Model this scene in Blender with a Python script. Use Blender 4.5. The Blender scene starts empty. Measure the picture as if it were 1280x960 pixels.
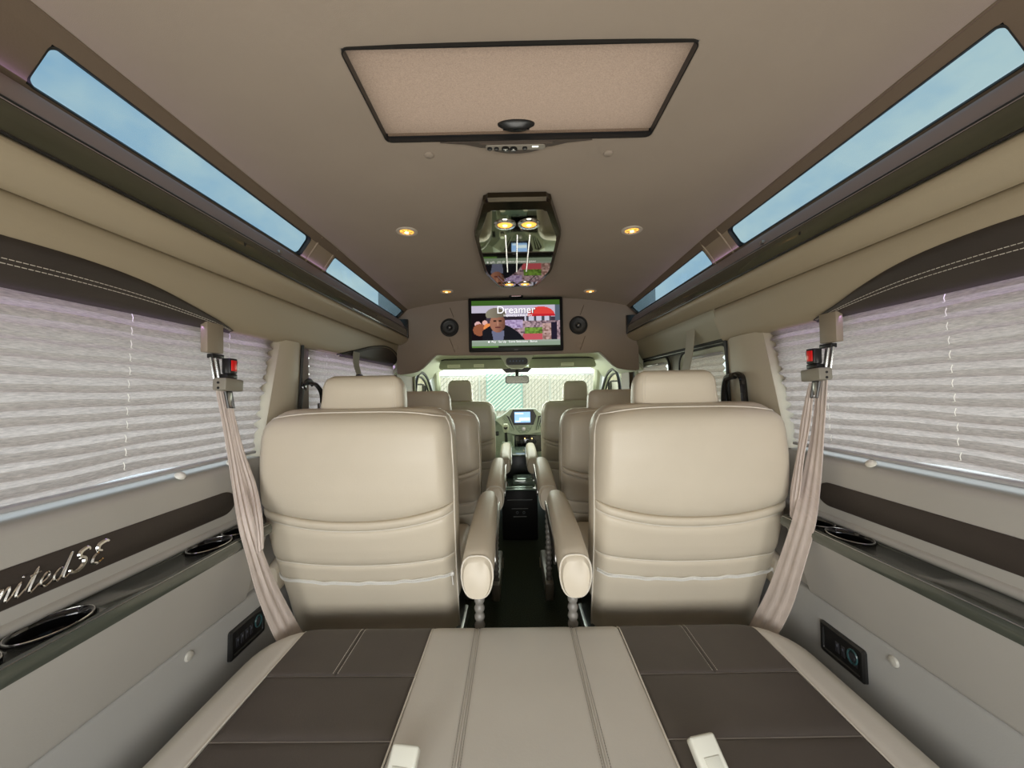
import bpy, bmesh, math, random
from math import sin, cos, pi, sqrt, radians
from mathutils import Vector, Matrix
random.seed(4)
H = 1.13                      # height of the camera over the van floor; heights below are written as H + offset
SC = bpy.context.scene
COL = SC.collection

# ------------------------------------------------------------------ camera, world, exposure
cd = bpy.data.cameras.new('camera'); cam = bpy.data.objects.new('camera', cd); COL.objects.link(cam)
cd.sensor_width = 36; cd.lens = 36*480/1280; cd.clip_start = .01; cd.clip_end = 500
cam.matrix_world = Matrix.Translation((-.025, 0, H)) @ Matrix.Rotation(radians(.36), 4, 'Z') @ Matrix.Rotation(radians(91.07), 4, 'X') @ Matrix.Rotation(radians(-1.0), 4, 'Z')
SC.camera = cam
SC.view_settings.view_transform = 'Standard'; SC.view_settings.look = 'None'
SC.view_settings.gamma = 1; SC.view_settings.use_curve_mapping = False
SC.view_settings.exposure = 0.0
try:
    SC.cycles.use_denoising = True
    SC.cycles.max_bounces = 10; SC.cycles.diffuse_bounces = 6; SC.cycles.glossy_bounces = 4
    SC.cycles.transparent_max_bounces = 12; SC.cycles.sample_clamp_indirect = 6
    SC.cycles.caustics_reflective = False; SC.cycles.caustics_refractive = False
except Exception: pass

w = bpy.data.worlds.new('sky'); SC.world = w; w.use_nodes = True
nt = w.node_tree; nt.nodes.clear()
N = nt.nodes.new; Lk = nt.links.new
tc = N('ShaderNodeTexCoord'); mp = N('ShaderNodeMapping'); mp.inputs['Scale'].default_value = (1, 1, 1.5); mp.inputs['Location'].default_value = (7.3, 5.1, 2)
ns = N('ShaderNodeTexNoise'); ns.inputs['Scale'].default_value = 3.6; ns.inputs['Detail'].default_value = 7; ns.inputs['Roughness'].default_value = .55
cr = N('ShaderNodeValToRGB'); cr.color_ramp.elements[0].position = .45; cr.color_ramp.elements[1].position = .62
cr.color_ramp.elements[0].color = (.60, .75, .92, 1); cr.color_ramp.elements[1].color = (1, 1, .97, 1)
bg = N('ShaderNodeBackground'); bg.inputs['Strength'].default_value = 3.0
out = N('ShaderNodeOutputWorld')
Lk(tc.outputs['Generated'], mp.inputs['Vector']); Lk(mp.outputs[0], ns.inputs['Vector']); Lk(ns.outputs['Fac'], cr.inputs['Fac'])
Lk(cr.outputs[0], bg.inputs['Color']); Lk(bg.outputs[0], out.inputs['Surface'])

def area(name, loc, rot, sx, sy, power, col=(1, 1, 1), portal=False, spread=180):
    l = bpy.data.lights.new(name, 'AREA'); l.shape = 'RECTANGLE'; l.size = sx; l.size_y = sy; l.energy = power; l.color = col
    l.spread = radians(spread)
    if portal: l.cycles.is_portal = True
    o = bpy.data.objects.new(name, l); COL.objects.link(o); o.location = loc; o.rotation_euler = [radians(a) for a in rot]
    return o
# added fill lamp behind the camera for the seat backs; daylight through the windscreen
area('rear_fill_lamp', (0, -.72, H-.38), (90, 0, 0), 1.6, .55, 25, (1, .955, .87))
for s_ in (-1, 1):   # faint purple light strips on top of the side rails
    area('purple_light_strip', (s_*.80, .95, H+.512), (180, s_*-25, 0), .012, 3.0, .22, (.62, .42, 1))
area('windscreen_daylight', (0, 3.95, H+.10), (-98, 0, 0), 1.4, .5, 10.5, (.93, 1, .88))

for s_ in (-1, 1):   # the same strips tucked behind the valances, washing down the blinds
    area('purple_light_strip', (s_*.850, .55, H+.186), (0, s_*-32, 0), .006, 1.5, .30, (.60, .38, 1))
area('purple_light_strip', (-.850, 2.2, H+.188), (0, 32, 0), .006, 1.1, .25, (.60, .38, 1))

# ------------------------------------------------------------------ materials
MATS = {}
def mat(name, col, rough=.5, metal=0, bump=0, bscale=300, var=0, vscale=8, emis=None, estr=0, spec=.5, coat=0, stretch=None, trans=0):
    if name in MATS: return MATS[name]
    m = bpy.data.materials.new(name); m.use_nodes = True; t = m.node_tree; n = t.nodes; l = t.links
    b = n['Principled BSDF']
    b.inputs['Base Color'].default_value = (*col, 1); b.inputs['Roughness'].default_value = rough; b.inputs['Metallic'].default_value = metal
    b.inputs['Specular IOR Level'].default_value = spec
    b.inputs['Coat Weight'].default_value = coat; b.inputs['Coat Roughness'].default_value = .08
    if emis: b.inputs['Emission Color'].default_value = (*emis, 1); b.inputs['Emission Strength'].default_value = estr
    co = n.new('ShaderNodeTexCoord').outputs['Object']
    if stretch:
        q = n.new('ShaderNodeMapping'); q.inputs['Scale'].default_value = stretch; l.new(co, q.inputs['Vector']); co = q.outputs[0]
    if var:
        x = n.new('ShaderNodeTexNoise'); x.inputs['Scale'].default_value = vscale; x.inputs['Detail'].default_value = 4; l.new(co, x.inputs['Vector'])
        r = n.new('ShaderNodeValToRGB'); r.color_ramp.elements[0].position = .3; r.color_ramp.elements[1].position = .7
        r.color_ramp.elements[0].color = (*[c*(1-var) for c in col], 1); r.color_ramp.elements[1].color = (*[min(1, c*(1+var)) for c in col], 1)
        l.new(x.outputs['Fac'], r.inputs['Fac']); l.new(r.outputs[0], b.inputs['Base Color'])
    if bump:
        x = n.new('ShaderNodeTexNoise'); x.inputs['Scale'].default_value = bscale; x.inputs['Detail'].default_value = 3; l.new(co, x.inputs['Vector'])
        bm = n.new('ShaderNodeBump'); bm.inputs['Strength'].default_value = bump; bm.inputs['Distance'].default_value = .002
        l.new(x.outputs['Fac'], bm.inputs['Height']); l.new(bm.outputs[0], b.inputs['Normal'])
    if trans: b.inputs['Transmission Weight'].default_value = trans
    MATS[name] = m; return m

def glass(name, col, refl=.06):
    m = bpy.data.materials.new(name); m.use_nodes = True; t = m.node_tree; t.nodes.clear()
    a = t.nodes.new('ShaderNodeBsdfTransparent'); a.inputs[0].default_value = (*col, 1)
    g = t.nodes.new('ShaderNodeBsdfGlossy'); g.inputs['Roughness'].default_value = .02
    x = t.nodes.new('ShaderNodeMixShader'); x.inputs[0].default_value = refl
    o = t.nodes.new('ShaderNodeOutputMaterial')
    t.links.new(a.outputs[0], x.inputs[1]); t.links.new(g.outputs[0], x.inputs[2]); t.links.new(x.outputs[0], o.inputs[0])
    MATS[name] = m; return m

def cloth_trans(name, col, tcol, ratio, stretch, scale, contrast=.25, bump=.3):
    """woven / fibrous cloth that lets daylight through"""
    m = bpy.data.materials.new(name); m.use_nodes = True; t = m.node_tree; n = t.nodes; l = t.links; n.clear()
    co = n.new('ShaderNodeTexCoord'); q = n.new('ShaderNodeMapping'); q.inputs['Scale'].default_value = stretch
    x = n.new('ShaderNodeTexNoise'); x.inputs['Scale'].default_value = scale; x.inputs['Detail'].default_value = 6; x.inputs['Roughness'].default_value = .65
    r = n.new('ShaderNodeValToRGB'); r.color_ramp.elements[0].position = .32; r.color_ramp.elements[1].position = .68
    k = 1-contrast
    r.color_ramp.elements[0].color = (k, k, k, 1); r.color_ramp.elements[1].color = (1, 1, 1, 1)
    l.new(co.outputs['Object'], q.inputs['Vector']); l.new(q.outputs[0], x.inputs['Vector']); l.new(x.outputs['Fac'], r.inputs['Fac'])
    def mul(c):
        mm = n.new('ShaderNodeMixRGB'); mm.blend_type = 'MULTIPLY'; mm.inputs[0].default_value = 1; mm.inputs[2].default_value = (*c, 1); l.new(r.outputs[0], mm.inputs[1]); return mm.outputs[0]
    d = n.new('ShaderNodeBsdfDiffuse'); tr = n.new('ShaderNodeBsdfTranslucent'); mx = n.new('ShaderNodeMixShader'); mx.inputs[0].default_value = ratio
    l.new(mul(col), d.inputs[0]); l.new(mul(tcol), tr.inputs[0])
    bm = n.new('ShaderNodeBump'); bm.inputs['Strength'].default_value = bump; bm.inputs['Distance'].default_value = .001; l.new(x.outputs['Fac'], bm.inputs['Height'])
    l.new(bm.outputs[0], d.inputs['Normal'])
    o = n.new('ShaderNodeOutputMaterial'); l.new(d.outputs[0], mx.inputs[1]); l.new(tr.outputs[0], mx.inputs[2]); l.new(mx.outputs[0], o.inputs[0])
    MATS[name] = m; return m

LEA = mat('cream_leather', (.63, .565, .455), .42, bump=.12, bscale=260, var=.03, vscale=5)
PIPE = mat('cream_piping', (.70, .66, .58), .4)
DLEA = mat('charcoal_leather', (.046, .037, .031), .52, bump=.15, bscale=260, var=.08, vscale=9, spec=.35)
BDARK = mat('bed_dark_leather', (.078, .066, .057), .5, bump=.15, bscale=260, var=.08, vscale=9)
BEDL = mat('bed_leather', (.62, .595, .54), .45, bump=.12, bscale=260, var=.03, vscale=5)
PAN = mat('wall_panel_vinyl', (.42, .405, .375), .5, bump=.08, bscale=320, var=.03, vscale=4)
PANL = mat('lower_panel_vinyl', (.36, .36, .35), .5, bump=.08, bscale=320)
SOF = mat('soffit_vinyl', (.36, .30, .205), .5, bump=.08, bscale=320)
HEAD = mat('headliner_suede', (.40, .335, .27), .85, bump=.2, bscale=900, var=.04, vscale=3, spec=.2)
COVE = mat('cove_trim', (.17, .125, .085), .7, bump=.1, bscale=400)
COVEL = mat('cove_pillar', (.33, .26, .175), .6, bump=.1, bscale=400)
RAILM = mat('rail_satin', (.35, .285, .27), .55, spec=.3)
GREEN = mat('dark_green_wood', (.062, .062, .036), .22, var=.35, vscale=14, coat=.6, stretch=(1, .12, 1))
LEDGE = mat('ledge_gloss', (.072, .082, .066), .22, var=.15, vscale=30, coat=.7, stretch=(1, .15, 1))
BLK = mat('black_plastic', (.012, .012, .012), .35)
BLKG = mat('black_gloss', (.008, .008, .009), .08, coat=.5)
RUB = mat('black_rubber', (.015, .017, .016), .6)
CHR = mat('chrome', (.80, .80, .78), .14, metal=1)
SATIN = mat('satin_metal', (.55, .55, .54), .35, metal=1)
MIRR = mat('smoked_mirror', (.42, .40, .34), .03, metal=1)
MIRE = mat('smoked_mirror_bevel', (.10, .085, .062), .22, metal=1)
CARP = mat('dark_carpet', (.050, .062, .046), .95, bump=1, bscale=350, var=.35, vscale=160, spec=.1)
BELT = mat('belt_webbing', (.60, .52, .475), .6, bump=.5, bscale=60, var=.08, vscale=40, stretch=(8, .5, .5))
CABP = mat('cab_light_trim', (.52, .55, .42), .55)
CABG = mat('cab_grey_plastic', (.30, .36, .29), .4)
DASH = mat('dashboard_plastic', (.42, .48, .39), .45, bump=.1, bscale=200)
DPLA = mat('door_frame_paint', (.20, .20, .15), .45)
BULK = mat('bulkhead_suede', (.30, .245, .20), .8, bump=.2, bscale=900, spec=.2)
WHT = mat('white_plastic', (.80, .80, .74), .4)
THR = mat('stitch_thread', (.66, .62, .54), .6)
RED = mat('red_button', (.75, .01, .01), .3, emis=(.8, .0, .0), estr=.05)
GREYB = mat('grey_buckle_plastic', (.25, .235, .19), .45)
LAMP = mat('amber_lamp', (.9, .5, .1), .4, emis=(1, .42, .06), estr=1.6)
LAMPC = mat('amber_filament', (.9, .8, .4), .4, emis=(1, .72, .30), estr=3)
LED = mat('led_strip', (.9, .9, .8), .4, emis=(.95, 1, .85), estr=1.5)
ALU = mat('fence_slat_cream', (.66, .64, .56), .6, var=.06, vscale=2)
TEAL = mat('fence_screen_teal', (.30, .52, .47), .6)
WIRE = mat('galvanised_wire', (.55, .58, .52), .5, metal=.3)
GRND = mat('asphalt_pale', (.46, .43, .38), .9, bump=.4, bscale=60, var=.1, vscale=3)
BODY = mat('van_body_paint', (.55, .55, .55), .3)
SKYG = glass('privacy_glass', (.37, .44, .46), .02)
WSG = glass('windscreen_glass', (.88, .85, .70), .04)
SIDEG = glass('side_glass', (.90, .90, .88), .03)
BLIND = cloth_trans('pleated_fibre', (.56, .52, .49), (.735, .65, .60), .66, (5, 3.2, 34), 20, .42, .6)
SHADE = cloth_trans('sunroof_mesh', (.42, .32, .24), (.44, .29, .20), .5, (1, 1, 1), 420, .30, .3)

# ------------------------------------------------------------------ mesh helpers
ROOT = {}
def finish(name, V, F, m, parent=None, smooth=True, ang=35, mats=None, fm=None, kind=None):
    me = bpy.data.meshes.new(name)
    o0 = ROOT.get(parent.name, Vector((0, 0, 0))) if parent else None
    base = o0
    if parent is None:
        base = Vector((0, 0, 0))
    me.from_pydata([tuple(Vector(v)-base) for v in V], [], F)
    for mm in (mats or [m]): me.materials.append(mm)
    if fm: me.polygons.foreach_set('material_index', fm)
    bm = bmesh.new(); bm.from_mesh(me); bmesh.ops.recalc_face_normals(bm, faces=bm.faces); bm.to_mesh(me); bm.free()
    if smooth:
        me.shade_smooth()
        try: me.set_sharp_from_angle(angle=radians(ang))
        except Exception: pass
    o = bpy.data.objects.new(name, me); COL.objects.link(o)
    if parent: o.parent = parent; ROOT[o.name] = base
    else: ROOT[o.name] = base
    if kind: o['kind'] = kind
    return o

def thing(name, label, cat, loc, group=None, kind=None):
    o = bpy.data.objects.new(name, None); COL.objects.link(o); o.location = loc; o.empty_display_size = .05
    ROOT[o.name] = Vector(loc)
    if kind: o['kind'] = kind
    if label: o['label'] = label
    if cat: o['category'] = cat
    if group: o['group'] = group
    return o
def tag(o, label, cat, group=None):
    o['label'] = label; o['category'] = cat
    if group: o['group'] = group
    return o

class B:
    def __init__(s): s.V = []; s.F = []; s.M = []
    def add(s, V, F, mi=0):
        k = len(s.V); s.V += [tuple(v) for v in V]; s.F += [[i+k for i in f] for f in F]; s.M += [mi]*len(F); return s
    def make(s, name, m, parent=None, **k):
        mats = m if isinstance(m, (list, tuple)) else [m]
        return finish(name, s.V, s.F, None, parent, mats=mats, fm=s.M, **k)

def box(x0, x1, y0, y1, z0, z1, b=0, seg=2, rot=None):
    bm = bmesh.new(); bmesh.ops.create_cube(bm, size=1)
    for v in bm.verts: v.co = Vector(((x0+x1)/2+v.co.x*(x1-x0), (y0+y1)/2+v.co.y*(y1-y0), (z0+z1)/2+v.co.z*(z1-z0)))
    if b: bmesh.ops.bevel(bm, geom=bm.edges[:], offset=b, segments=seg, profile=.5, affect='EDGES')
    if rot:
        c = Vector(((x0+x1)/2, (y0+y1)/2, (z0+z1)/2)); R = Matrix.Rotation(radians(rot[1]), 3, rot[0])
        for v in bm.verts: v.co = c+R@(v.co-c)
    V = [tuple(v.co) for v in bm.verts]; F = [[v.index for v in f.verts] for f in bm.faces]; bm.free(); return V, F

def loft(loops, closed=True, caps=True):
    n = len(loops[0]); V = [tuple(p) for lp in loops for p in lp]; F = []
    for i in range(len(loops)-1):
        for j in range(n if closed else n-1):
            a = i*n+j; b = i*n+(j+1) % n; F.append([a, b, b+n, a+n])
    if caps and closed: F.append(list(range(n))[::-1]); F.append(list(range((len(loops)-1)*n, len(loops)*n)))
    return V, F
def ext(poly, y0, y1, n=1):        # closed (x,z) polygon along y
    return loft([[(x, y0+(y1-y0)*i/n, z) for x, z in poly] for i in range(n+1)])
def prismx(poly, x0, x1): return loft([[(x, y, z) for y, z in poly] for x in (x0, x1)])
def prismz(poly, z0, z1): return loft([[(x, y, z) for x, y in poly] for z in (z0, z1)])
def rrect(cx, cy, w, h, r, n=5):
    P = []
    for sx, sy, a in ((1, 1, 0), (-1, 1, 90), (-1, -1, 180), (1, -1, 270)):
        for k in range(n+1):
            t = radians(a+90*k/n); P.append((cx+sx*(w/2-r)+r*cos(t), cy+sy*(h/2-r)+r*sin(t)))
    return P
def tube(P, r, n=6, closed=False, flat=1):
    P = [Vector(p) for p in P]; L = []; up = None
    for i, p in enumerate(P):
        a = P[i-1] if (i or closed) else P[0]; b = P[(i+1) % len(P)] if (i < len(P)-1 or closed) else P[-1]
        t = (b-a).normalized()
        if up is None: up = Vector((0, 0, 1)) if abs(t.z) < .9 else Vector((1, 0, 0))
        s = t.cross(up).normalized(); up = s.cross(t).normalized()
        rr = r[i] if isinstance(r, (list, tuple)) else r
        L.append([p+s*cos(2*pi*k/n)*rr+up*sin(2*pi*k/n)*rr*flat for k in range(n)])
    if closed: L.append(L[0]); return loft(L, caps=False)
    return loft(L)
def smooth(P, k=6, closed=False):
    P = [Vector(p) for p in P]; R = []; n = len(P)
    for i in range(n if closed else n-1):
        a, b, c, d = (P[(i-1) % n] if closed or i else P[0]), P[i], P[(i+1) % n], (P[(i+2) % n] if closed or i < n-2 else P[-1])
        for j in range(k):
            t = j/k; R.append(.5*((2*b)+(c-a)*t+(2*a-5*b+4*c-d)*t*t+(3*b-a-3*c+d)*t**3))
    if not closed: R.append(P[-1])
    return R
def lathe(c, prof, axis=(0, 0, 1), n=20, sx=1, sy=1, cap=True):
    """prof: (radius, height) pairs along axis"""
    ax = Vector(axis).normalized(); u = Vector((1, 0, 0)) if abs(ax.x) < .9 else Vector((0, 1, 0)); v = ax.cross(u).normalized(); u = v.cross(ax).normalized()
    c = Vector(c)
    return loft([[c+u*cos(2*pi*k/n)*r*sx+v*sin(2*pi*k/n)*r*sy+ax*h for k in range(n)] for r, h in prof], caps=cap)
def grid(fn, nu, nv):
    V = [tuple(fn(i/nu, j/nv)) for j in range(nv+1) for i in range(nu+1)]
    F = [[j*(nu+1)+i, j*(nu+1)+i+1, (j+1)*(nu+1)+i+1, (j+1)*(nu+1)+i] for j in range(nv) for i in range(nu)]
    return V, F
def slab(fn, nrm, th, nu, nv):      # grid with thickness: fn surface, offset back by -nrm*th
    V, F = grid(fn, nu, nv); n = len(V); m = Vector(nrm)*th
    V2 = [tuple(Vector(v)-m) for v in V]; F2 = [[i+n for i in f[::-1]] for f in F]
    E = []
    def idx(i, j): return j*(nu+1)+i
    for i in range(nu): E += [[idx(i+1, 0), idx(i, 0), idx(i, 0)+n, idx(i+1, 0)+n], [idx(i, nv), idx(i+1, nv), idx(i+1, nv)+n, idx(i, nv)+n]]
    for j in range(nv): E += [[idx(0, j), idx(0, j+1), idx(0, j+1)+n, idx(0, j)+n], [idx(nu, j+1), idx(nu, j), idx(nu, j)+n, idx(nu, j+1)+n]]
    return V+V2, F+F2+E
def interp(T, x):
    if x <= T[0][0]: return T[0][1]
    for (a, b), (c, d) in zip(T, T[1:]):
        if x <= c: return b+(d-b)*(x-a)/(c-a)
    return T[-1][1]
def smoothstep(x): x = max(0, min(1, x)); return x*x*(3-2*x)
def mir(s, poly): return [(x*s, z) for x, z in poly]
def text(s, size, loc, rot, m, parent=None, name='lettering', depth=.0004, align='CENTER'):
    c = bpy.data.curves.new(name, 'FONT'); c.body = s; c.size = size; c.extrude = depth; c.align_x = align; c.align_y = 'CENTER'
    o = bpy.data.objects.new(name, c); COL.objects.link(o)
    dg = bpy.context.evaluated_depsgraph_get(); me = bpy.data.meshes.new_from_object(o.evaluated_get(dg)); bpy.data.objects.remove(o)
    M = Matrix.Translation(loc) @ rot.to_4x4()
    V = [M@v.co for v in me.vertices]; F = [list(p.vertices) for p in me.polygons]
    return finish(name, V, F, m, parent, smooth=False)
# ------------------------------------------------------------------ the shell of the van
def P(poly): return [(x, H+z) for x, z in poly]
Y0 = -.62      # rear end of the cabin, left open low down so fill light enters
fl = B(); fl.add(*box(-.97, .97, Y0, 4.75, -.04, 0)); o = fl.make('floor', CARP); o['kind'] = 'structure'

def zc_edge(y): return interp([(Y0, .600), (1.5, .600), (2.6, .567)], y)
def zc(x, y):
    e = zc_edge(y); m = .634
    return H+m-(m-e)*min(1, abs(x)/.745)**2.6
ceil = thing('ceiling', None, None, (0, 0, 0), kind='structure')
xs = [-.745, -.70, -.62, -.54, -.46, -.38, -.332, -.22, -.11, 0, .11, .22, .322, .38, .46, .54, .62, .70, .745]
ys = [Y0, -.3, 0, .3, .55, .686, .82, .945, 1.1, 1.3, 1.5, 1.7, 1.9, 2.1, 2.3, 2.5, 2.62]
V = [(x, y, zc(x, y)) for y in ys for x in xs]; nx = len(xs); F = []
for j in range(len(ys)-1):
    for i in range(nx-1):
        if 6 <= i < 12 and 5 <= j < 7: continue
        a = j*nx+i; F.append([a, a+1, a+1+nx, a+nx])
b = B(); b.add(V, F); b.make('headliner', HEAD, ceil, ang=60)
# roof skin above the headliner, round the sunroof hatch
b = B()
for a in ((-.755, -.36, Y0, 2.75), (.35, .755, Y0, 2.75), (-.36, .35, Y0, .66), (-.36, .35, .97, 2.75)): b.add(*box(*a, H+.70, H+.715))
b.make('roof_skin', BODY, ceil)
for s, sd in ((-1, 'left'), (1, 'right')):
    # thin seam bead where headliner meets the window cove
    b = B(); b.add(*tube([(s*.745, y, H+zc_edge(y)-.001) for y in (Y0, 0, .8, 1.5, 2.0, 2.6)], .0028)); b.make('headliner_bead', COVE, ceil)

# ---- sunroof
sr = thing('sunroof', 'sunroof with black frame and a drawn tan mesh shade above the bed', 'sunroof', (-.005, .815, H+.63))
hx0, hx1, hy0, hy1 = -.332, .322, .686, .945
b = B()
zf0, zf1 = H+.6262, H+.685
def frame(pin, pout, z0, z1):
    n = len(pin); return loft([[(x, y, z) for x, y in lp] for lp, z in ((pin, z0), (pin, z1), (pout, z1), (pout, z0), (pin, z0))], caps=False)
cx, cy = (hx0+hx1)/2, (hy0+hy1)/2
b.add(*frame(rrect(cx, cy, hx1-hx0-.002, hy1-hy0-.001, .012), rrect(cx, cy, hx1-hx0+.004, hy1-hy0+.005, .015), zf0, zf1)); b.make('frame', BLK, sr)
V, F = grid(lambda u, v: (hx0-.002+(hx1-hx0+.004)*u, hy0-.005+(hy1-hy0+.0)*v-.002, H+.643+.001*sin(v*25)*sin(u*3)), 24, 10); b = B(); b.add(V, F)
b.add(*box(hx0+.004, hx1-.004, hy1-.008, hy1-.003, H+.638, H+.645, .002)); b.make('shade', SHADE, sr)
b = B(); b.add(*box(-.35, .34, .668, .963, H+.690, H+.696)); b.make('glass', SIDEG, sr)
b = B(); hc = (-.010, .912, H+.640)
b.add(*lathe(hc, [(.0, -.012), (.022, -.0125), (.030, -.010), (.038, -.004), (.044, -.001), (.045, .003)], n=28, sx=1, sy=.36, cap=False))
hd = b.make('handle', BLK, sr)
b = B(); b.add(*box(-.042, .022, .909, .913, H+.6265, H+.6295, .0015)); b.make('grip_bar', BLKG, hd)
b = B(); b.add([(x, y, z) for x, y, z in []], []) if False else None
# control panel on the front edge of the sunroof
cp = thing('roof_control_panel', 'crescent shaped grey switch panel at the front edge of the sunroof', 'control panel', (-.01, .965, H+.63))
n = 22; lo = []; up = []
for k in range(n+1):
    t = -1+2*k/n; x = -.010+.092*t; lo.append((x, .990-.036*abs(t)**2.2)); 
poly = lo+[(.082, .951), (-.102, .951)]
poly = [(x, y) for x, y in poly]
b = B(); b.add(*prismz(poly, H+.619, H+.636)); V, F = prismz([(-.2, .950), (.18, .950), (.12, .958), (.08, .972), (-.10, .972), (-.14, .958)], H+.6245, H+.636); b.add(V, F)
b.make('housing', mat('panel_grey', (.10, .08, .065), .4), cp)
b = B(); b.add(*prismz(rrect(-.012, .962, .150, .018, .006), H+.6165, H+.620)); b.make('face_plate', mat('panel_face', (.34, .31, .26), .35), cp)
for x, r in ((-.077, .0065), (-.060, .0065), (.012, .0065)):
    b = B(); b.add(*lathe((x, .963, H+.6175), [(r, 0), (r, -.003), (r*.8, -.004), (0, -.004)], n=14)); q = b.make('button', BLK, cp)
    b = B(); b.add(*box(x-.003, x+.003, .9620, .9640, H+.6130, H+.6136)); b.make('button_mark', SATIN, q)
for x, y, d in ((-.037, .964, 1), (-.017, .966, -1)):
    b = B(); b.add(*lathe((x, y, H+.6175), [(.010, 0), (.010, -.003), (.008, -.004), (0, -.004)], n=16)); q = b.make('button', BLK, cp)
    b = B(); b.add(*prismz([(x-.006, y-.002*d), (x+.006, y-.002*d), (x+.002, y), (x+.0015, y+.004*d), (x-.0015, y+.004*d), (x-.002, y)], H+.6130, H+.6137)); b.make('arrow_mark', WHT, q)
b = B(); b.add(*box(.030, .046, .9565, .9605, H+.6158, H+.6166)); b.make('status_light', LED, cp)
for i, (x, y) in enumerate(((-.242, 1.008), (.237, 1.018))):
    b = B(); b.add(*lathe((x, y, zc(x, y)-.0015), [(.0125, .002), (.0125, -.0012), (.010, -.003), (0, -.0035)], n=18)); o = b.make('screw_cap', mat('cap_tan', (.37, .31, .25), .6))
    tag(o, 'round tan screw cap on the ceiling ' + ('left' if i == 0 else 'right') + ' of the roof switch panel', 'cap', 'ceiling screw caps')

# ---- mirrored ceiling console
oc = [(-.113, 1.201), (.100, 1.201), (.168, 1.470), (.175, 1.932), (.106, 2.226), (-.104, 2.226), (-.168, 1.932), (-.172, 1.467)]
con = thing('ceiling_console', 'smoked mirror ceiling console with four amber spots and bead strips', 'ceiling console', (0, 1.7, H+.62))
def shrink(p, k, dz=0): return [((x+.002)*k-.002, 1.715+(y-1.715)*k) for x, y in p]
def bevel_oct(p, f=.12):
    R = []
    for i in range(len(p)):
        a, c, d = Vector(p[i-1]), Vector(p[i]), Vector(p[(i+1) % len(p)])
        for q in (c+(a-c)*f, c, c+(d-c)*f): R.append(((q.x+c.x)/2 if q is not c else (a.x*f/3+d.x*f/3+c.x*(1-2*f/3)), (q.y+c.y)/2 if q is not c else (a.y*f/3+d.y*f/3+c.y*(1-2*f/3))))
    return R
ob = bevel_oct(oc)
b = B(); b.add(*loft([[(x, y, H+z) for x, y in shrink(ob, k)] for k, z in ((.985, .632), (1, .612), (.985, .602), (.90, .5955), (.895, .5975))], caps=False)); b.make('bezel', MIRE, con)
b = B(); b.add(*prismz(shrink(ob, .90), H+.5965, H+.62)); b.make('mirror_panel', MIRR, con)
b = B(); pts = [(x, y, H+.5955) for x, y in shrink([(-.09, 1.255), (.085, 1.255), (.14, 1.47), (.05, 1.40), (-.055, 1.40), (-.14, 1.47)], .98)]
def spot(cx, cy, z, r, name, label, cat, group, light=True, parent=None, squ=1, pw=.8):
    t = parent or thing(name, label, cat, (cx, cy, z), group)
    b = B(); b.add(*lathe((cx, cy, z), [(r*1.55, .004), (r*1.55, -.001), (r*1.42, -.004), (r*1.10, -.0045), (r*1.0, -.002), (r, .004)], n=24, sy=squ, cap=False)); ring = b.make('lamp_ring', CHR if parent else mat('lamp_bezel', (.62, .55, .45), .35), t)
    b = B(); b.add(*lathe((cx, cy, z-.001), [(r, 0), (r*.7, -.002), (0, -.003)], n=20, sy=squ)); lens = b.make('lamp_lens', LAMP, t if not parent else ring)
    b = B()
    if not parent:
        for a in (0, 60, 120):
            R = Matrix.Rotation(radians(a), 3, 'Z'); p = R@Vector((r*.8, 0, 0)); b.add(*tube([(cx-p.x, cy-p.y, z-.0045), (cx+p.x, cy+p.y, z-.0045)], .0016, 4))
        b.make('lens_guard', SATIN, t)
        b = B(); b.add(*lathe((cx, cy, z-.004), [(r*.34, .001), (r*.3, -.003), (0, -.004)], n=12)); b.make('bulb', LAMPC, t)
    else:
        b.add(*lathe((cx, cy, z-.003), [(r*.4, .001), (r*.3, -.003), (0, -.004)], n=12, sy=squ)); b.make('bulb', LAMPC, ring)
    if light:
        l = bpy.data.lights.new('lamp_glow', 'SPOT'); l.energy = pw; l.color = (1, .72, .38); l.spot_size = radians(120); l.spot_blend = .8; l.shadow_soft_size = .02
        lo_ = bpy.data.objects.new('lamp_glow', l); COL.objects.link(lo_); lo_.location = Vector((cx, cy, z-.02)) - ROOT[t.name]; lo_.parent = t
    return t
for x, y, r in ((-.049, 1.362, .026), (.037, 1.362, .026), (-.044, 2.125, .024), (.043, 2.125, .024)):
    spot(x, y, H+.5955, r, None, None, None, None, False, con, squ=1.0)
for x in (-.049, -.004, .044):
    b = B()
    for k in range(30):
        y = 1.46+k*.0152; c = Vector((x, y, H+.5945)); b.add(*lathe(c, [(0, .0022), (.0026, .0016), (.0034, 0), (.0026, -.0016), (0, -.0022)], n=6, cap=False))
    b.make('bead_strip', mat('bead_silver', (.85, .85, .78), .25, metal=.7, emis=(.9, .9, .8), estr=.25), con)
for x0, y0, x1, y1 in ((-.10, 1.98, -.07, 2.10), (-.085, 1.96, -.06, 2.05), (.095, 1.98, .07, 2.06)):
    b = B(); b.add(*tube([(x0, y0, H+.5955), (x1, y1, H+.5955)], .0014, 5)); b.make('etched_line', CHR, con)

# ---- downlights
for i, (x, y) in enumerate(((-.432, 1.474), (.448, 1.502), (-.432, 2.345), (.460, 2.390))):
    nm = ['amber ceiling spot left of the mirrored console, nearer one', 'amber ceiling spot right of the mirrored console, nearer one', 'smaller looking amber ceiling spot left of the screen, farther one', 'smaller looking amber ceiling spot right of the screen, farther one'][i]
    spot(x, y, zc(x, y), .027, 'ceiling_spotlight', nm, 'light', 'ceiling spotlights', True)

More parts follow.
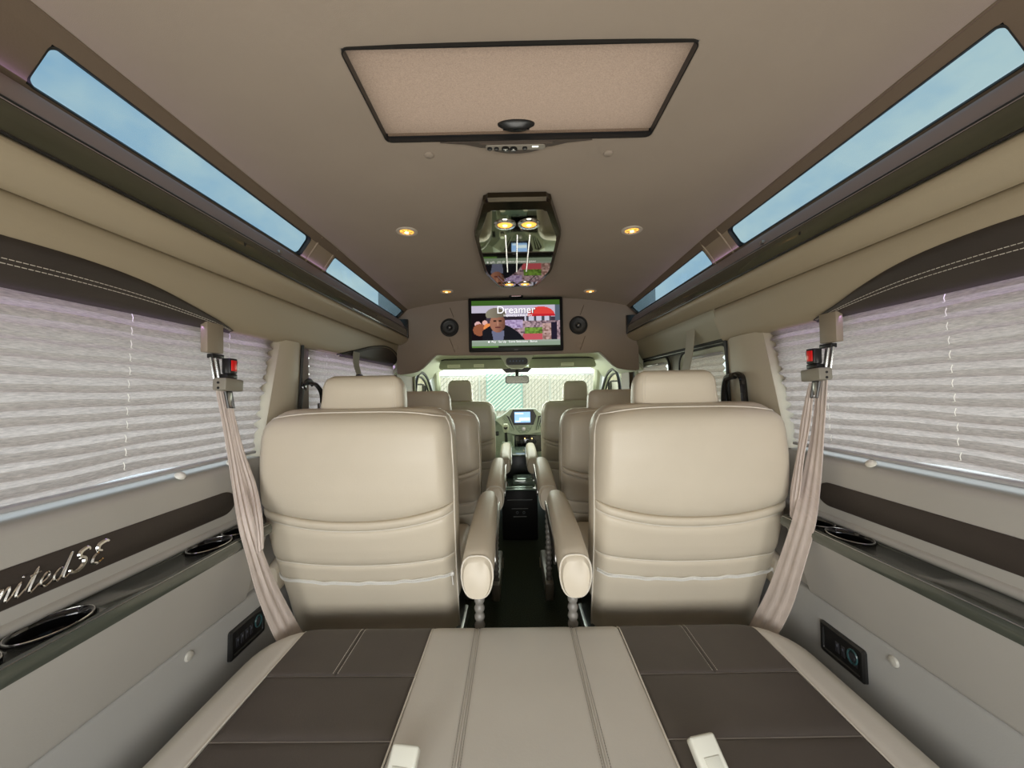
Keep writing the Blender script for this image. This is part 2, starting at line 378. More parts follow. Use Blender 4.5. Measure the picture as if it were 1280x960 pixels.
# ---- window cove: sloped strip with two openings per side, in coordinates (y along, t down the slope)
def cove_pt(s, y, t, off=0):     # t 0 at the crease, 1 at the rail
    x = .745+(.815-.745)*t+.02*sin(pi*min(1, t))*0; z = zc_edge(y)+(.498-zc_edge(y))*t
    nx_, nz = .82, -.57   # outward normal is (+x, +z)
    return (s*(x+off*.80), y, H+z+off*.55)
def cove_poly(s, pts, m, name, parent, o0, o1):
    b = B(); b.add(*loft([[cove_pt(s, y, t, o) for y, t in pts] for o in (o0, o1)])); return b.make(name, m, parent)
TT, TB = .255, .875
wn = 0
for s, sd in ((-1, 'left'), (1, 'right')):
    cv = thing('trim_1' if s < 0 else 'trim_2', None, None, (s*.78, 1, H+.55), kind='structure')
    def strip(y0, y1, t0, t1, m, nm, o0=0, o1=.014, n=8):
        P_ = [(y0+(y1-y0)*k/n, t0) for k in range(n+1)]+[(y1-(y1-y0)*k/n, t1) for k in range(n+1)]
        return cove_poly(s, P_, m, nm, cv, o0, o1)
    strip(Y0, 2.62, 0, TT, COVE, 'upper_cove', n=12)
    strip(Y0, 2.62, TB, 1.12, COVE, 'lower_cove', n=12)
    strip(Y0, .606, TT, TB, COVE, 'rear_filler')
    strip(1.40, 1.585, TT, TB, COVEL, 'window_pillar')
    strip(2.58, 2.62, TT, TB, COVE, 'front_filler')
    b = B()
    for yy in (1.44, 1.565): b.add(*tube([cove_pt(s, yy, t, -.001) for t in (.02, .5, .98)], .004, 6))
    b.make('pillar_bead', COVEL, cv)
    for y0, y1 in ((.606, 1.40), (1.585, 2.58)):
        wn += 1; wi = thing('window_%d' % wn, None, None, (s*.8, (y0+y1)/2, H+.55), kind='structure')
        ring = []; ym = (y0+y1)/2; hw = (y1-y0)/2
        def wr(k):
            return [(ym+(y-ym), t) for y, t in [(p[0], TT-.0+(p[1]) * (TB-TT)) for p in rr_]]
        R = .028 if y0 < 1 else .03
        rr_ = [(x, (z+.5)) for x, z in [(a, c) for a, c in rrect(ym, 0, 2*hw, 1, .0001, 1)]]
        # gasket: rounded rectangle in real size
        hh = .5*(TB-TT)*.125; sc_ = 1/.125
        def loop(g, r, off):
            return [cove_pt(s, y, (TT+TB)/2+z*sc_, off) for y, z in rrect(ym, 0, 2*hw-2*g, 2*hh-2*g, r, 5)]
        b = B(); b.add(*loft([loop(-.0015, .012, -.0006), loop(-.0015, .012, .016), loop(.003, .016, .016), loop(.002, .016, .004), loop(.0005, .014, -.0008), loop(-.0015, .012, -.0006)], caps=False)); b.make('gasket', RUB, wi)
        b = B(); b.add(*loft([loop(.0, .012, .009), loop(.0, .012, .012)])); b.make('pane', SKYG, wi)

# ---- rails, soffits and lower walls
RAIL = [(.835, .505), (.800, .4985), (.788, .492), (.776, .478), (.760, .447), (.752, .436), (.744, .433), (.744, .428), (.80, .428), (.84, .47)]
def soffit_pad(s): return P(mir(s, [(.748, .377), (.742, .372), (.742, .364), (.750, .352), (.765, .340), (.785, .329), (.803, .324), (.811, .326), (.83, .335), (.95, .34), (.95, .52), (.86, .52), (.80, .43), (.76, .40)]))
def soffit_low(s): return P(mir(s, [(.815, .327), (.812, .320), (.812, .310), (.820, .285), (.832, .255), (.844, .225), (.852, .203), (.860, .1935), (.872, .190), (.90, .192), (.95, .205), (.95, .338), (.83, .336)]))
def Xs(z): return interp([(.190, .872), (.1935, .860), (.203, .852), (.225, .844), (.255, .832), (.285, .820), (.310, .812), (.33, .812)], z)
for s, sd in ((-1, 'left'), (1, 'right')):
    wall = thing('wall_'+sd, None, None, (s*.86, 1, 0), kind='structure')
    rail = thing('trim_3' if s < 0 else 'trim_4', None, None, (s*.76, 1, H+.43), kind='structure')
    b = B(); b.add(*ext(P(mir(s, RAIL)), Y0, 2.60, 10)); b.make('rail_cap', RAILM, rail, ang=50)
    b = B(); b.add(*ext(P(mir(s, [(.746, .429), (.7425, .424), (.7415, .40), (.7425, .381), (.746, .378), (.80, .378), (.80, .429)])), Y0, 2.58, 6)); b.make('wood_fascia', GREEN, rail)
    b = B(); b.add(*tube([(s*.7425, Y0, H+.3785), (s*.7425, 2.595, H+.3785)], .0028, 6)); b.add(*tube([(s*.7445, Y0, H+.431), (s*.7445, 2.595, H+.431)], .0022, 6)); b.make('fascia_edge', BLK, rail)
    b = B(); b.add(*tube([(s*.7405, 1.7, H+.3835), (s*.7405, 2.58, H+.3835)], .0016, 5)); b.make('bright_edge', CHR, rail)
    b = B(); b.add(*box(min(s*.738, s*.83), max(s*.738, s*.83), 2.58, 2.605, H+.372, H+.50, .004)); b.make('end_cap', BLK, rail)
    for y in (1.02, 2.0):
        b = B(); b.add(*lathe((s*.7405, y, H+.407), [(.0, .0), (.004, .0), (.005, -.001)][::-1], axis=(-s, 0, 0), n=10)); b.make('screw', BLK, rail)
    b = B(); b.add(*box(min(s*.752, s*.764), max(s*.752, s*.764), 1.19, 1.205, H+.446, H+.456, .002)); b.make('clip', SATIN, rail)
    b = B(); b.add(*ext(soffit_pad(s), Y0, 3.0, 8)); b.make('upper_soffit_pad', SOF, wall, ang=60)
    yend = 3.1 if s < 0 else 1.62
    b = B(); b.add(*ext(soffit_low(s), Y0, yend, 8)); b.make('lower_soffit_pad', SOF, wall, ang=60)
    # sill panel with bright rounded top edge
    PN = [(.925, -.198), (.885, -.1985), (.873, -.201), (.864, -.207), (.859, -.216), (.8575, -.225), (.858, -.26), (.8585, -.34), (.857, -.378), (.857, -.40), (.925, -.40)]
    b = B(); b.add(*ext(P(mir(s, PN)), Y0, 1.60, 6)); b.make('sill_panel', PAN, wall, ang=50)
    b = B(); b.add(*ext(P(mir(s, [(.925, -.41), (.775, -.41), (.774, -.4165), (.776, -.425), (.806, -.50), (.834, -.598), (.838, -.6065), (.8445, -.610), (.85, -.612), (.925, -.612)])), Y0, 1.15, 4)); b.add(*ext(P(mir(s, [(.925, -.40), (.8575, -.40), (.858, -.50), (.858, -.598), (.8585, -.6065), (.86, -.610), (.862, -.612), (.925, -.612)])), 1.15, 1.60, 2)); b.make('middle_panel', PAN, wall, ang=50)
    b = B(); b.add(*ext(P(mir(s, [(.925, -.606), (.85, -.608), (.8425, -.614), (.8405, -.62), (.845, -.80), (.85, -1.12), (.925, -1.12)])), Y0, 1.60, 4)); b.make('kick_panel', PANL, wall, ang=50)
    b = B(); b.add(*box(min(s*.925, s*.97), max(s*.925, s*.97), Y0, 3.2, 0, H-.19)); b.add(*box(min(s*.95, s*.98), max(s*.95, s*.98), Y0, 3.2, H+.19, H+.50))
    b.make('outer_skin', BODY, wall)
    # pillar between the blind and the next opening
    yp = 1.37; ye = 1.50 if s < 0 else 1.60
    def pil(u, v):
        z = -.20+(.40)*v; y = yp-.11*(1-v)**1.0+(ye-.03*(1-v)-yp+.11*(1-v))*u; x = .866-.016*sin(pi*u)-.004
        return (s*x, y, H+z)
    b = B(); b.add(*slab(pil, (-s, 0, 0), .05, 10, 6)); b.make('pillar_pad', mat('pillar_vinyl', (.47, .42, .32), .5, bump=.08, bscale=320), wall, ang=60)
    b = B(); b.add(*tube([(s*.862, ye-.03, H-.22), (s*.860, ye-.012, H), (s*.856, ye+.004, H+.195)], .006, 6)); b.make('door_seal', RUB, wall)
    # big side window behind the blind
    wn += 1; wi = thing('window_%d' % wn, None, None, (s*.93, .5, H), kind='structure')
    b = B(); b.add(*box(min(s*.925, s*.929), max(s*.925, s*.929), Y0+.02, 1.33, H-.19, H+.20)); b.make('pane', SIDEG, wi)
    b = B(); b.add(*box(min(s*.90, s*.95), max(s*.90, s*.95), 1.31, 1.60, H-.20, H+.20)); b.add(*box(min(s*.90, s*.95), max(s*.90, s*.95), Y0, Y0+.04, H-.20, H+.20)); b.make('window_frame', BODY, wi)
    # cup ledge
    lg = thing('trim_5' if s < 0 else 'trim_6', None, None, (s*.81, .8, H-.39), kind='structure')
    LP = [(.862, -.383), (.800, -.383), (.776, -.384), (.768, -.388), (.764, -.395), (.7625, -.404), (.766, -.414), (.775, -.417), (.862, -.417)]
    b = B(); b.add(*ext(P(mir(s, LP)), Y0, 1.162, 4)); lo = b.make('ledge_body', LEDGE, lg, ang=30)
    cups = ((.652,), (.525,), (.990,), (1.105,)) if s < 0 else ((.985,), (1.100,), (.16,), (.03,))
    cb = B()
    for (cy_,) in cups: cb.add(*lathe((s*.8155, cy_, H-.405), [(.0375, 0), (.0375, .12)], n=28, sy=1.45))
    co_ = cb.make('cutter', BLK)
    co_.location = -ROOT[lg.name]*0
    md = lo.modifiers.new('b', 'BOOLEAN'); md.operation = 'DIFFERENCE'; md.solver = 'EXACT'; md.object = co_
    dg = bpy.context.evaluated_depsgraph_get(); dg.update(); me = bpy.data.meshes.new_from_object(lo.evaluated_get(dg)); lo.modifiers.clear(); lo.data = me
    bpy.data.objects.remove(co_)
    for (cy_,) in cups:
        b = B(); b.add(*lathe((s*.8155, cy_, H-.383), [(.0375, -.001), (.041, .0015), (.0405, .003), (.038, .0032), (.0358, .001), (.0348, -.01), (.034, -.021), (.0, -.021)], n=32, sy=1.45, cap=False)); cu = b.make('cup_holder', BLKG, lg, ang=60)
        b = B(); b.add(*tube([(s*.8155+.0395*cos(a), cy_+.0395*1.45*sin(a), H-.3797) for a in [2*pi*k/32 for k in range(32)]], .0011, 5, closed=True)); b.make('cup_rim', CHR if s < 0 else SATIN, cu)
    b = B(); b.add(*tube([(s*.7685, Y0, H-.3865), (s*.7685, 1.160, H-.3865)], .0011, 5)); b.make('bright_edge', SATIN, lg)
    # cushion roll between sill panel and ledge
    b = B(); b.add(*ext(P(mir(s, [(.860, -.362), (.852, -.366), (.848, -.374), (.852, -.382), (.862, -.383)])), Y0, 1.50, 4)); b.make('ledge_upstand', PAN, wall, ang=60)
    # dark leather stripe with a rounded front end
    yE = 1.135; pts = []
    for k in range(13):
        a = pi/2-pi*k/12; pts.append((yE-.045+.045*cos(a)*1.0, -.307+.0325*sin(a)))
    poly = [(Y0, -.2745)]+pts+[(Y0, -.3395)]
    b = B(); V, F = loft([[(s*(x), y, H+z) for y, z in q] for x, q in ((.859, poly), (.8555, poly), (.8535, [(y-(.003 if y > 0 else 0), -.307+(z+.307)*.93) for y, z in poly]))]); b.add(V, F); stp = b.make('leather_stripe', DLEA, wall, ang=40)
    # knobs on the sill, caps, power panel
    for y in (.955, 1.125) if s < 0 else (.968, ):
        b = B(); b.add(*lathe((s*.862, y, H-.197), [(.0115, -.002), (.012, .003), (.009, .007), (.005, .009), (0, .0095)], axis=(-s*.6, 0, .8), n=14)); b.make('sill_knob', WHT if s < 0 else mat('knob_cream', (.65, .63, .55), .4), wall)
    b = B(); yc = .955 if s < 0 else .905
    b.add(*lathe((s*.8425, yc, H-.640), [(.0125, 0), (.0125, .003), (.010, .006), (.004, .0075), (0, .0078)], axis=(-s, 0, 0), n=20)); b.make('round_cap', mat('cap_grey', (.45, .44, .40), .4), wall)
    y0_, y1_ = (1.085, 1.235) if s < 0 else (.975, 1.115)
    pp = thing('outlet_panel', 'black power outlet panel low on the '+sd+' wall beside the bed front', 'outlet panel', (s*.84, y0_, H-.71), 'power outlet panels')
    yc = (y0_+y1_)/2; L_ = y1_-y0_
    def yz(w_, h_, r): return rrect(yc, -.707, w_, h_, r, 4)
    b = B(); b.add(*loft([[(s*x, y, H+z) for y, z in q] for x, q in ((.848, yz(L_, .084, .006)), (.836, yz(L_, .084, .008)), (.832, yz(L_-.010, .074, .006)), (.8325, yz(L_-.024, .060, .004)), (.836, yz(L_-.028, .056, .003)))])); b.make('faceplate', BLK, pp)
    for k in range(4):
        yk = yc-(L_*.30)+L_*.13*k
        b = B(); b.add(*box(min(s*.8345, s*.838), max(s*.8345, s*.838), yk-.006, yk+.006, H-.722, H-.694, .001)); q = b.make('rocker_switch', mat('switch_grey', (.03, .03, .035), .3), pp)
        b = B(); b.add(*box(min(s*.8338, s*.8345), max(s*.8338, s*.8345), yk-.002, yk+.002, H-.706, H-.700)); b.make('switch_mark', mat('mark_dim', (.10, .11, .14), .4), q)
    ys_ = y1_-.032 if s < 0 else y0_+.034
    b = B(); b.add(*tube([(s*.834, ys_+.014*cos(a), H-.700+.017*sin(a)) for a in [2*pi*k/20 for k in range(20)]], .0025, 5, closed=True)); b.make('socket_ring', mat('ring_teal', (.025, .07, .075), .3), pp)
    b = B(); b.add(*lathe((s*.836, ys_, H-.700), [(.011, 0), (.010, .002), (0, .002)], axis=(-s, 0, 0), n=16)); b.make('socket_cover', mat('switch_grey', (.03, .03, .035), .3), pp)

# ---- script lettering on the left stripe
STR = {
 'L': [[(.55, .95), (.75, 1.0), (.7, .75), (.45, .3), (.2, .02), (.02, .02), (.05, .14), (.3, .1), (.6, .0), (.85, .12)]],
 'i': [[(.0, .15), (.28, .5), (.12, .08), (.2, 0), (.45, .2)], [(.36, .66), (.40, .72)]],
 'm': [[(.0, .15), (.22, .48), (.05, .02)], [(.07, .1), (.38, .48), (.42, .38), (.27, .02)], [(.29, .1), (.6, .48), (.65, .38), (.52, .06), (.58, 0), (.8, .18)]],
 't': [[(.0, .12), (.48, .85), (.15, .1), (.25, 0), (.5, .2)], [(.18, .6), (.58, .64)]],
 'e': [[(.0, .12), (.3, .25), (.42, .42), (.30, .5), (.1, .25), (.15, .02), (.35, .0), (.6, .18)]],
 'd': [[(.42, .40), (.28, .48), (.05, .25), (.08, .02), (.25, .06), (.45, .4), (.78, 1.0), (.42, .12), (.5, .0), (.72, .16)]],
 'S': [[(.82, .85), (.75, 1.0), (.45, .9), (.38, .7), (.6, .5), (.52, .2), (.25, .0), (.0, .08), (-.02, .2)]],
 'E': [[(.92, .9), (.85, 1.0), (.5, .92), (.42, .68), (.62, .56)], [(.45, .54), (.2, .4), (.12, .12), (.35, .0), (.65, .12)]],
}
ltr = thing('script_lettering', 'silver script lettering reading Limited SE on the left dark stripe', 'lettering', (-.853, .68, H-.307))
def word(s_, y, hgt, wsc, z0, th=.0024):
    for ch, adv in s_:
        b = B()
        for st in STR[ch]:
            P_ = smooth([(-.852, y+px*hgt*wsc, H+z0+pz*hgt) for px, pz in st], 5); n_ = len(P_)
            b.add(*tube(P_, [th*(.55+.75*sin(pi*(.12+.8*i/max(1, n_-1)))) for i in range(n_)], 6, flat=.8))
        b.make('letter_'+ch.lower(), CHR, ltr); y += adv*hgt*wsc
    return y
y = word([('L', .80), ('i', .40), ('m', .74), ('i', .42), ('t', .46), ('e', .55), ('d', .85)], .552, .042, .93, -.325)
word([('S', .80), ('E', .9)], .712, .037, 1.02, -.323, .0034)
# ------------------------------------------------------------------ pleated blinds, valances
def blind(s, ya, yb, zt, zb, X_, label, front_slant=0, scallop=.012, group='pleated window blinds', pitch=.030, cords=()):
    t = thing('pleated_blind', label, 'blind', (s*X_, (ya+yb)/2, H+(zt+zb)/2), group)
    npl = max(3, int(round((zt-zb)/pitch))); sub = 6; nv = npl*sub; nu = 60
    rnd = random.Random(int(1000*ya)+int(s)); ph = [rnd.uniform(0, 6) for _ in range(npl+1)]
    def f(u, v):
        k = v*npl; fr = k-int(k); i = min(int(k), npl-1)
        z = zt+(zb-zt)*v
        y = ya+(yb-ya)*u
        if front_slant: e = yb-front_slant*v**.8+scallop*.7*cos(2*pi*k/1.35)*(u**10)*min(1, v*6); y = ya+(e-ya)*u
        tri = abs(fr-.5)*2                                    # 1 at the fold towards the glass
        x = X_-.004+.013*tri**.85
        z += .0035*sin(y*9+ph[i]*.4+i*.5)*v+.0015*sin(y*23+ph[i])
        return (s*x, y, H+z)
    V, F = grid(f, nu, nv); b = B(); b.add(V, F); b.make('pleated_cloth', BLIND, t, ang=50)
    b = B(); b.add(*box(min(s*(X_-.012), s*(X_+.012)), max(s*(X_-.012), s*(X_+.012)), ya, yb-front_slant-.002, H+zb-.008, H+zb+.001, .003)); b.make('bottom_rail', mat('blind_rail', (.45, .45, .47), .4), t)
    b = B(); b.add(*box(min(s*(X_-.010), s*(X_+.012)), max(s*(X_-.010), s*(X_+.012)), ya, yb-.004, H+zt-.002, H+zt+.012, .003)); b.make('head_rail', mat('blind_rail', (.45, .45, .47), .4), t)
    for cy_ in cords:
        b = B()
        for i in range(1, npl):
            z = zt+(zb-zt)*i/npl; y = cy_-.02*(i/npl)+.002*sin(i*3.1)
            x = X_-.006
            b.add(*tube([(s*x, y-.002, H+z+.010), (s*(x-.001), y, H+z+.002), (s*x, y-.001, H+z-.006), (s*x, y+.003, H+z-.007)], .0009, 4))
        b.make('lift_cord', WHT, t)
    return t
blind(-1, Y0+.03, 1.358, .205, -.178, .875, 'grey-beige pleated blind over the big window of the left wall', .115, cords=(.845, 1.135, .42))
blind(1, Y0+.03, 1.358, .205, -.178, .875, 'grey-beige pleated blind over the big window of the right wall', .115, cords=(.800, 1.115, .40))
def valance(s, pts, zb, label, X0=None, off=.010, line=True):
    ya, yb = pts[0][0], pts[-1][0]
    t = thing('valance', label, 'valance', (s*.85, (ya+yb)/2, H+zb), 'dark valances over the blinds')
    def top(y): return interp(pts, y)
    def f(u, v):
        y = ya+(yb-ya)*u; z = zb+(top(y)-zb)*v
        o = off*(sin(pi*min(1, max(0, v)))**.35)*min(1, (yb-y)/.03+.15)
        return (s*((X0 or Xs(z))-o-.001), y, H+z)
    b = B(); b.add(*slab(f, (-s, 0, 0), .006, 48, 10)); b.make('leather_cover', DLEA, t, ang=60)
    if line:
        for q in (.42, .52):
            b = B(); n_ = 150
            for k in range(n_):
                y = ya+.02+(yb-ya-.035)*k/n_; y2 = y+(yb-ya)/n_*.72
                v = q
                P_ = []
                for yy in (y, y2):
                    z = zb+(top(yy)-zb)*v; P_.append((s*((X0 or Xs(z))-off-.0015), yy, H+z))
                b.add(*tube(P_, .0007, 4))
            b.make('stitching', THR, t)
    return t
def arc(pts, k=6): return [(p.x, p.y) for p in smooth([(a, c, 0) for a, c in pts], k)]
for s, sd in ((-1, 'left'), (1, 'right')):
    valance(s, arc([(-.25, .195), (0, .225), (.3, .250), (.58, .260 if s < 0 else .274), (.72, .262 if s < 0 else .277), (.84, .254 if s < 0 else .268), (.95, .236 if s < 0 else .245), (1.05, .215), (1.10, .201), (1.135, .194)]), .187, 'dark stitched leather valance above the big blind of the '+sd+' wall')
# second windows
wn += 1; wi = thing('window_%d' % wn, None, None, (-.92, 2.2, H), kind='structure')
b = B(); b.add(*box(-.926, -.922, 1.55, 2.78, H-.22, H+.30)); b.make('pane', SIDEG, wi)
blind(-1, 1.60, 2.76, .27, -.20, .885, 'grey pleated blind with a purple sheen on the farther left window', 0, 0, pitch=.033, cords=(1.75, 2.5))
WL = bpy.data.objects['wall_left']; WR = bpy.data.objects['wall_right']
b = B(); b.add(*box(-.97, -.868, 1.60, 3.2, 0, H-.20)); b.add(*box(-.97, -.868, 2.76, 3.2, H-.2, H+.35)); b.add(*box(-.96, -.885, 1.50, 1.60, 0, H+.2)); b.make('side_panel', mat('dark_pillar', (.16, .12, .085), .6), WL)
b = B(); b.add(*tube([(-.862, 3.2, 0), (-.862, 3.2, H+.34)], .012, 8)); b.make('edge_trim', CABP, WL)
va = valance(-1, arc([(1.86, .195), (2.0, .225), (2.18, .262), (2.36, .282), (2.52, .275), (2.66, .24), (2.74, .198)]), .185, 'small dark dome-shaped valance above the farther left blind', off=.004, line=False)
b = B(); b.add(*tube([(-Xs(z)+.004 if z < .33 else -.81, y, H+z) for y, z in arc([(1.82, .190), (2.0, .23), (2.18, .268), (2.36, .289), (2.52, .282), (2.67, .246), (2.755, .195)])], .004, 6)); b.make('edge_bead', RUB, va)

# right side: sliding door with two windows
dr = thing('door_1', None, None, (.9, 2.2, 0), kind='structure')
def win_panel(y0, y1, holes, x0, x1, z0, z1, m, parent, nm):
    b = B(); ys_ = [y0]+[v for h in holes for v in h[:2]]+[y1]
    for i in range(0, len(ys_), 2): b.add(*box(x0, x1, ys_[i], ys_[i+1], H+z0, H+z1))
    for h in holes: b.add(*box(x0, x1, h[0], h[1], H+z0, H+h[2])); b.add(*box(x0, x1, h[0], h[1], H+h[3], H+z1))
    return b.make(nm, m, parent)
HO = [(1.64, 2.10, -.20, .175), (2.27, 2.90, -.20, .175)]
win_panel(1.62, 3.2, HO, .895, .935, -.4, .33, DPLA, dr, 'door_frame')
b = B(); b.add(*box(.90, .96, 1.62, 3.2, .05, H-.38)); b.add(*box(.945, .975, 1.62, 3.2, 0, H-.19)); b.make('door_lower', PAN, dr)
for y0, y1, z0, z1 in HO:
    wn += 1; wi = thing('window_%d' % wn, None, None, (.92, (y0+y1)/2, H), kind='structure')
    ym = (y0+y1)/2
    def lp(g, x, r): return [(x, y, H+z) for y, z in rrect(ym, (z0+z1)/2, y1-y0-2*g, z1-z0-2*g, r, 6)]
    b = B(); b.add(*loft([lp(-.012, .893, .05), lp(-.012, .885, .05), lp(.004, .885, .05), lp(.016, .893, .05), lp(.016, .925, .05), lp(-.012, .925, .05), lp(-.012, .893, .05)], caps=False)); b.make('window_trim', CABP, wi)
    b = B(); b.add(*loft([lp(.01, .930, .05), lp(.01, .934, .05)])); b.make('pane', glass('clear_glass', (.8, .8, .72), .03) if 'clear_glass' not in MATS else MATS['clear_glass'], wi)
    b = B(); b.add(*tube([(.886, y, H+z) for y, z in rrect(ym, (z0+z1)/2, y1-y0+.03, z1-z0+.03, .07, 6)], .007, 6, closed=True)); b.make('rubber_seal', RUB, wi)
blind(1, 1.70, 2.08, .150, -.19, .900, 'short pleated blind on the sliding door window nearer the seats', 0, 0, pitch=.030, cords=(1.92,))
blind(1, 2.34, 2.88, .150, -.19, .900, 'short pleated blind on the sliding door window nearer the cab', 0, 0, pitch=.030)
b = B()
def hd(u, v): # header over the sliding door
    y = 1.60+1.55*u; z = .328-.120*v; return (Xs(z)-.004+.012*v, y, H+z-.0)
b.add(*slab(hd, (-1, 0, 0), .08, 14, 8)); b.make('door_header', mat('header_vinyl', (.33, .30, .21), .5), WR, ang=60)
b = B(); b.add(*tube([(.872, y, H+.206) for y in (1.60, 2.0, 2.5, 3.1)], .010, 6)); b.add(*tube([(.884, y, H+.192) for y in (1.62, 2.4, 3.1)], .006, 6)); b.make('door_track', RUB, dr)
b = B(); b.add(*tube([(.880, 1.66, H+.196), (.880, 2.86, H+.200)], .0035, 6)); b.add(*box(.876, .884, 2.42, 2.86, H+.150, H+.160, .002)); b.make('track_rail', SATIN, dr)
b = B(); b.add(*tube([(.868, 1.60, H-.3), (.868, 1.607, H), (.866, 1.60, H+.15), (.868, 1.60, H+.195)], .010, 8)); b.make('door_seal', RUB, dr)
b = B(); b.add(*box(.865, .97, 2.98, 3.2, 0, H+.34)); b.make('front_pillar', mat('dark_pillar', (.16, .12, .085), .6), WR)

# ------------------------------------------------------------------ seat belts
def ribbon(P_, W_, th=.0016, name='webbing', m=BELT, parent=None, ridges=0):
    """P_ centre points, W_ half-width vectors"""
    P_ = smooth(P_, 8); W_ = smooth(W_, 8); n_ = 12; L = []
    for i, (p, w_) in enumerate(zip(P_, W_)):
        t = (P_[min(i+1, len(P_)-1)]-P_[max(i-1, 0)]).normalized(); nn = t.cross(w_).normalized()
        r = []
        for k in range(n_+1):
            q = -1+2*k/n_; r.append(p+w_*q+nn*(th/2+ridges*cos(q*pi*3.0)*(1-q*q)))
        for k in range(n_, -1, -1):
            q = -1+2*k/n_; r.append(p+w_*q+nn*(-th/2+ridges*cos(q*pi*3.0)*(1-q*q)))
        L.append(r)
    b = B(); b.add(*loft(L)); return b.make(name, m, parent, ang=60)
def belt(s, label):
    y0 = 1.050 if s < 0 else 1.068
    t = thing('seat_belt', label, 'seat belt', (s*.85, y0, H+.19), 'hanging seat belts')
    def bx(x0, x1, *a, **k): return box(min(s*x0, s*x1), max(s*x0, s*x1), *a, **k)
    b = B(); b.add(*bx(.838, .858, y0-.038, y0+.020, H+.118, H+.20, b=.003)); b.make('retractor_cover', mat('cover_tan', (.27, .225, .165), .5), t)
    b = B(); b.add(*bx(.838, .855, y0-.020, y0+.022, H+.104, H+.116, b=.002)); b.make('webbing_slot', BLK, t)
    b = B()
    for k in (0, 1):
        b.add(*tube([(s*(.845-.003*k), y0-.016+.013*k, H+.106), (s*(.840-.003*k), y0-.010+.013*k, H+.045)], .0065, 8, flat=.6))
    b.make('latch_plate', CHR, t)
    bk = B(); bk.add(*bx(.815, .840, y0+.012, y0+.042, H+.062, H+.106, b=.004)); q = bk.make('buckle', BLK, t)
    b = B(); b.add(*bx(.8125, .816, y0+.016, y0+.036, H+.070, H+.100, b=.0015)); b.make('release_button', RED, q)
    b = B(); b.add(*bx(.8135, .8165, y0+.0365, y0+.0405, H+.070, H+.100, b=.0008)); b.make('button_edge', SATIN, q)
    b = B(); b.add(*bx(.818, .840, y0+.006, y0+.046, H+.048, H+.062, b=.003)); b.make('buckle_neck', BLK, t)
    b = B(); b.add(*bx(.800, .838, y0-.024, y0+.046, H+.014, H+.048, b=.005, rot=('X', -4))); q = b.make('buckle_housing', GREYB, t)
    b = B()
    for dz in (-.007, .007): b.add(*lathe((s*.820, y0-.0245, H+.030+dz), [(.0035, 0), (.0035, .001), (0, .001)], axis=(0, -1, 0), n=10))
    b.make('housing_hole', BLK, q)
    b = B(); b.add(*tube([(s*.826, y0+.008, H+.012), (s*.822, y0+.014, H-.032), (s*.822, y0+.034, H-.034), (s*.826, y0+.030, H+.012)], .0035, 6, closed=True)); b.make('tongue_loop', BLK, t)
    b = B(); b.add(*bx(.822, .826, y0+.014, y0+.029, H-.026, H+.010, b=.001)); b.make('tongue_plate', SATIN, t)
    if s < 0:
        ribbon([(-.838, 1.050, H+.029), (-.835, 1.083, H-.114), (-.815, 1.088, H-.24), (-.765, 1.050, H-.341), (-.750, 1.062, H-.432), (-.748, 1.110, H-.555), (-.743, 1.180, H-.70), (-.735, 1.232, H-.80)],
               [(.002, .010, 0), (.001, .013, .002), (.004, .016, .004), (.008, .018, .005), (.004, .022, .008), (.006, .027, .012), (.008, .034, .012), (.008, .036, .012)], .003, 'webbing', BELT, t, .003)
        ribbon([(-.828, 1.064, H+.023), (-.826, 1.110, H-.15), (-.796, 1.116, H-.266), (-.754, 1.078, H-.346), (-.744, 1.076, H-.434)],
               [(.002, .006, 0), (.002, .012, .002), (.004, .016, .004), (.006, .015, .004), (.004, .010, .004)], .003, 'webbing', BELT, t, .0025)
    else:
        ribbon([(.838, 1.080, H+.03), (.835, 1.100, H-.132), (.815, 1.103, H-.268), (.765, 1.068, H-.369), (.750, 1.098, H-.492), (.748, 1.150, H-.62), (.743, 1.210, H-.737), (.735, 1.252, H-.82)],
               [(0, .018, 0), (0, .022, .001), (-.004, .028, .002), (-.006, .031, .004), (-.006, .034, .008), (-.008, .036, .012), (-.008, .038, .012), (-.008, .038, .012)], .003, 'webbing', BELT, t, .0022)
        ribbon([(.826, 1.105, H+.010), (.825, 1.130, H-.10), (.812, 1.138, H-.205), (.785, 1.125, H-.30), (.772, 1.125, H-.38)],
               [(0, .008, 0), (0, .017, .002), (.001, .014, .004), (.001, .018, .004), (.002, .010, .004)], .003, 'webbing', BELT, t, .003)
belt(-1, 'pinkish beige seat belt hanging down the left wall with red-button buckle')
belt(1, 'pinkish beige seat belt hanging down the right wall with red-button buckle')
# straps of the second row
for s, y0, y1, z0, z1, lb in ((-1, 1.965, 2.01, .215, .10, 'short dark shoulder strap in front of the farther left blind'), (1, 1.83, 1.96, .30, .02, 'beige shoulder strap hanging across the sliding door windows')):
    t = thing('shoulder_strap', lb, 'seat belt', (s*.84, y0, H+z0), 'second row shoulder straps')
    k = .835 if s > 0 else .845
    ribbon([(s*(k-.012), y0, H+z0), (s*k, (y0+y1)/2, H+(z0+z1)/2), (s*(k-.005), y1, H+z1)], [(0, .038, 0), (0, .035, 0), (0, .030, 0)] if s < 0 else [(0, .042, .0), (0, .042, 0), (0, .042, 0)], .003, 'webbing', mat('strap_tan', (.22, .19, .13), .6) if s < 0 else mat('cover_tan2', (.34, .30, .22), .5), t)
    b = B(); b.add(*box(min(s*(k-.02), s*(k+.005)), max(s*(k-.02), s*(k+.005)), y1-.02, y1+.02, H+z1-.035, H+z1+.002, .004)); b.make('tongue', BLK, t)
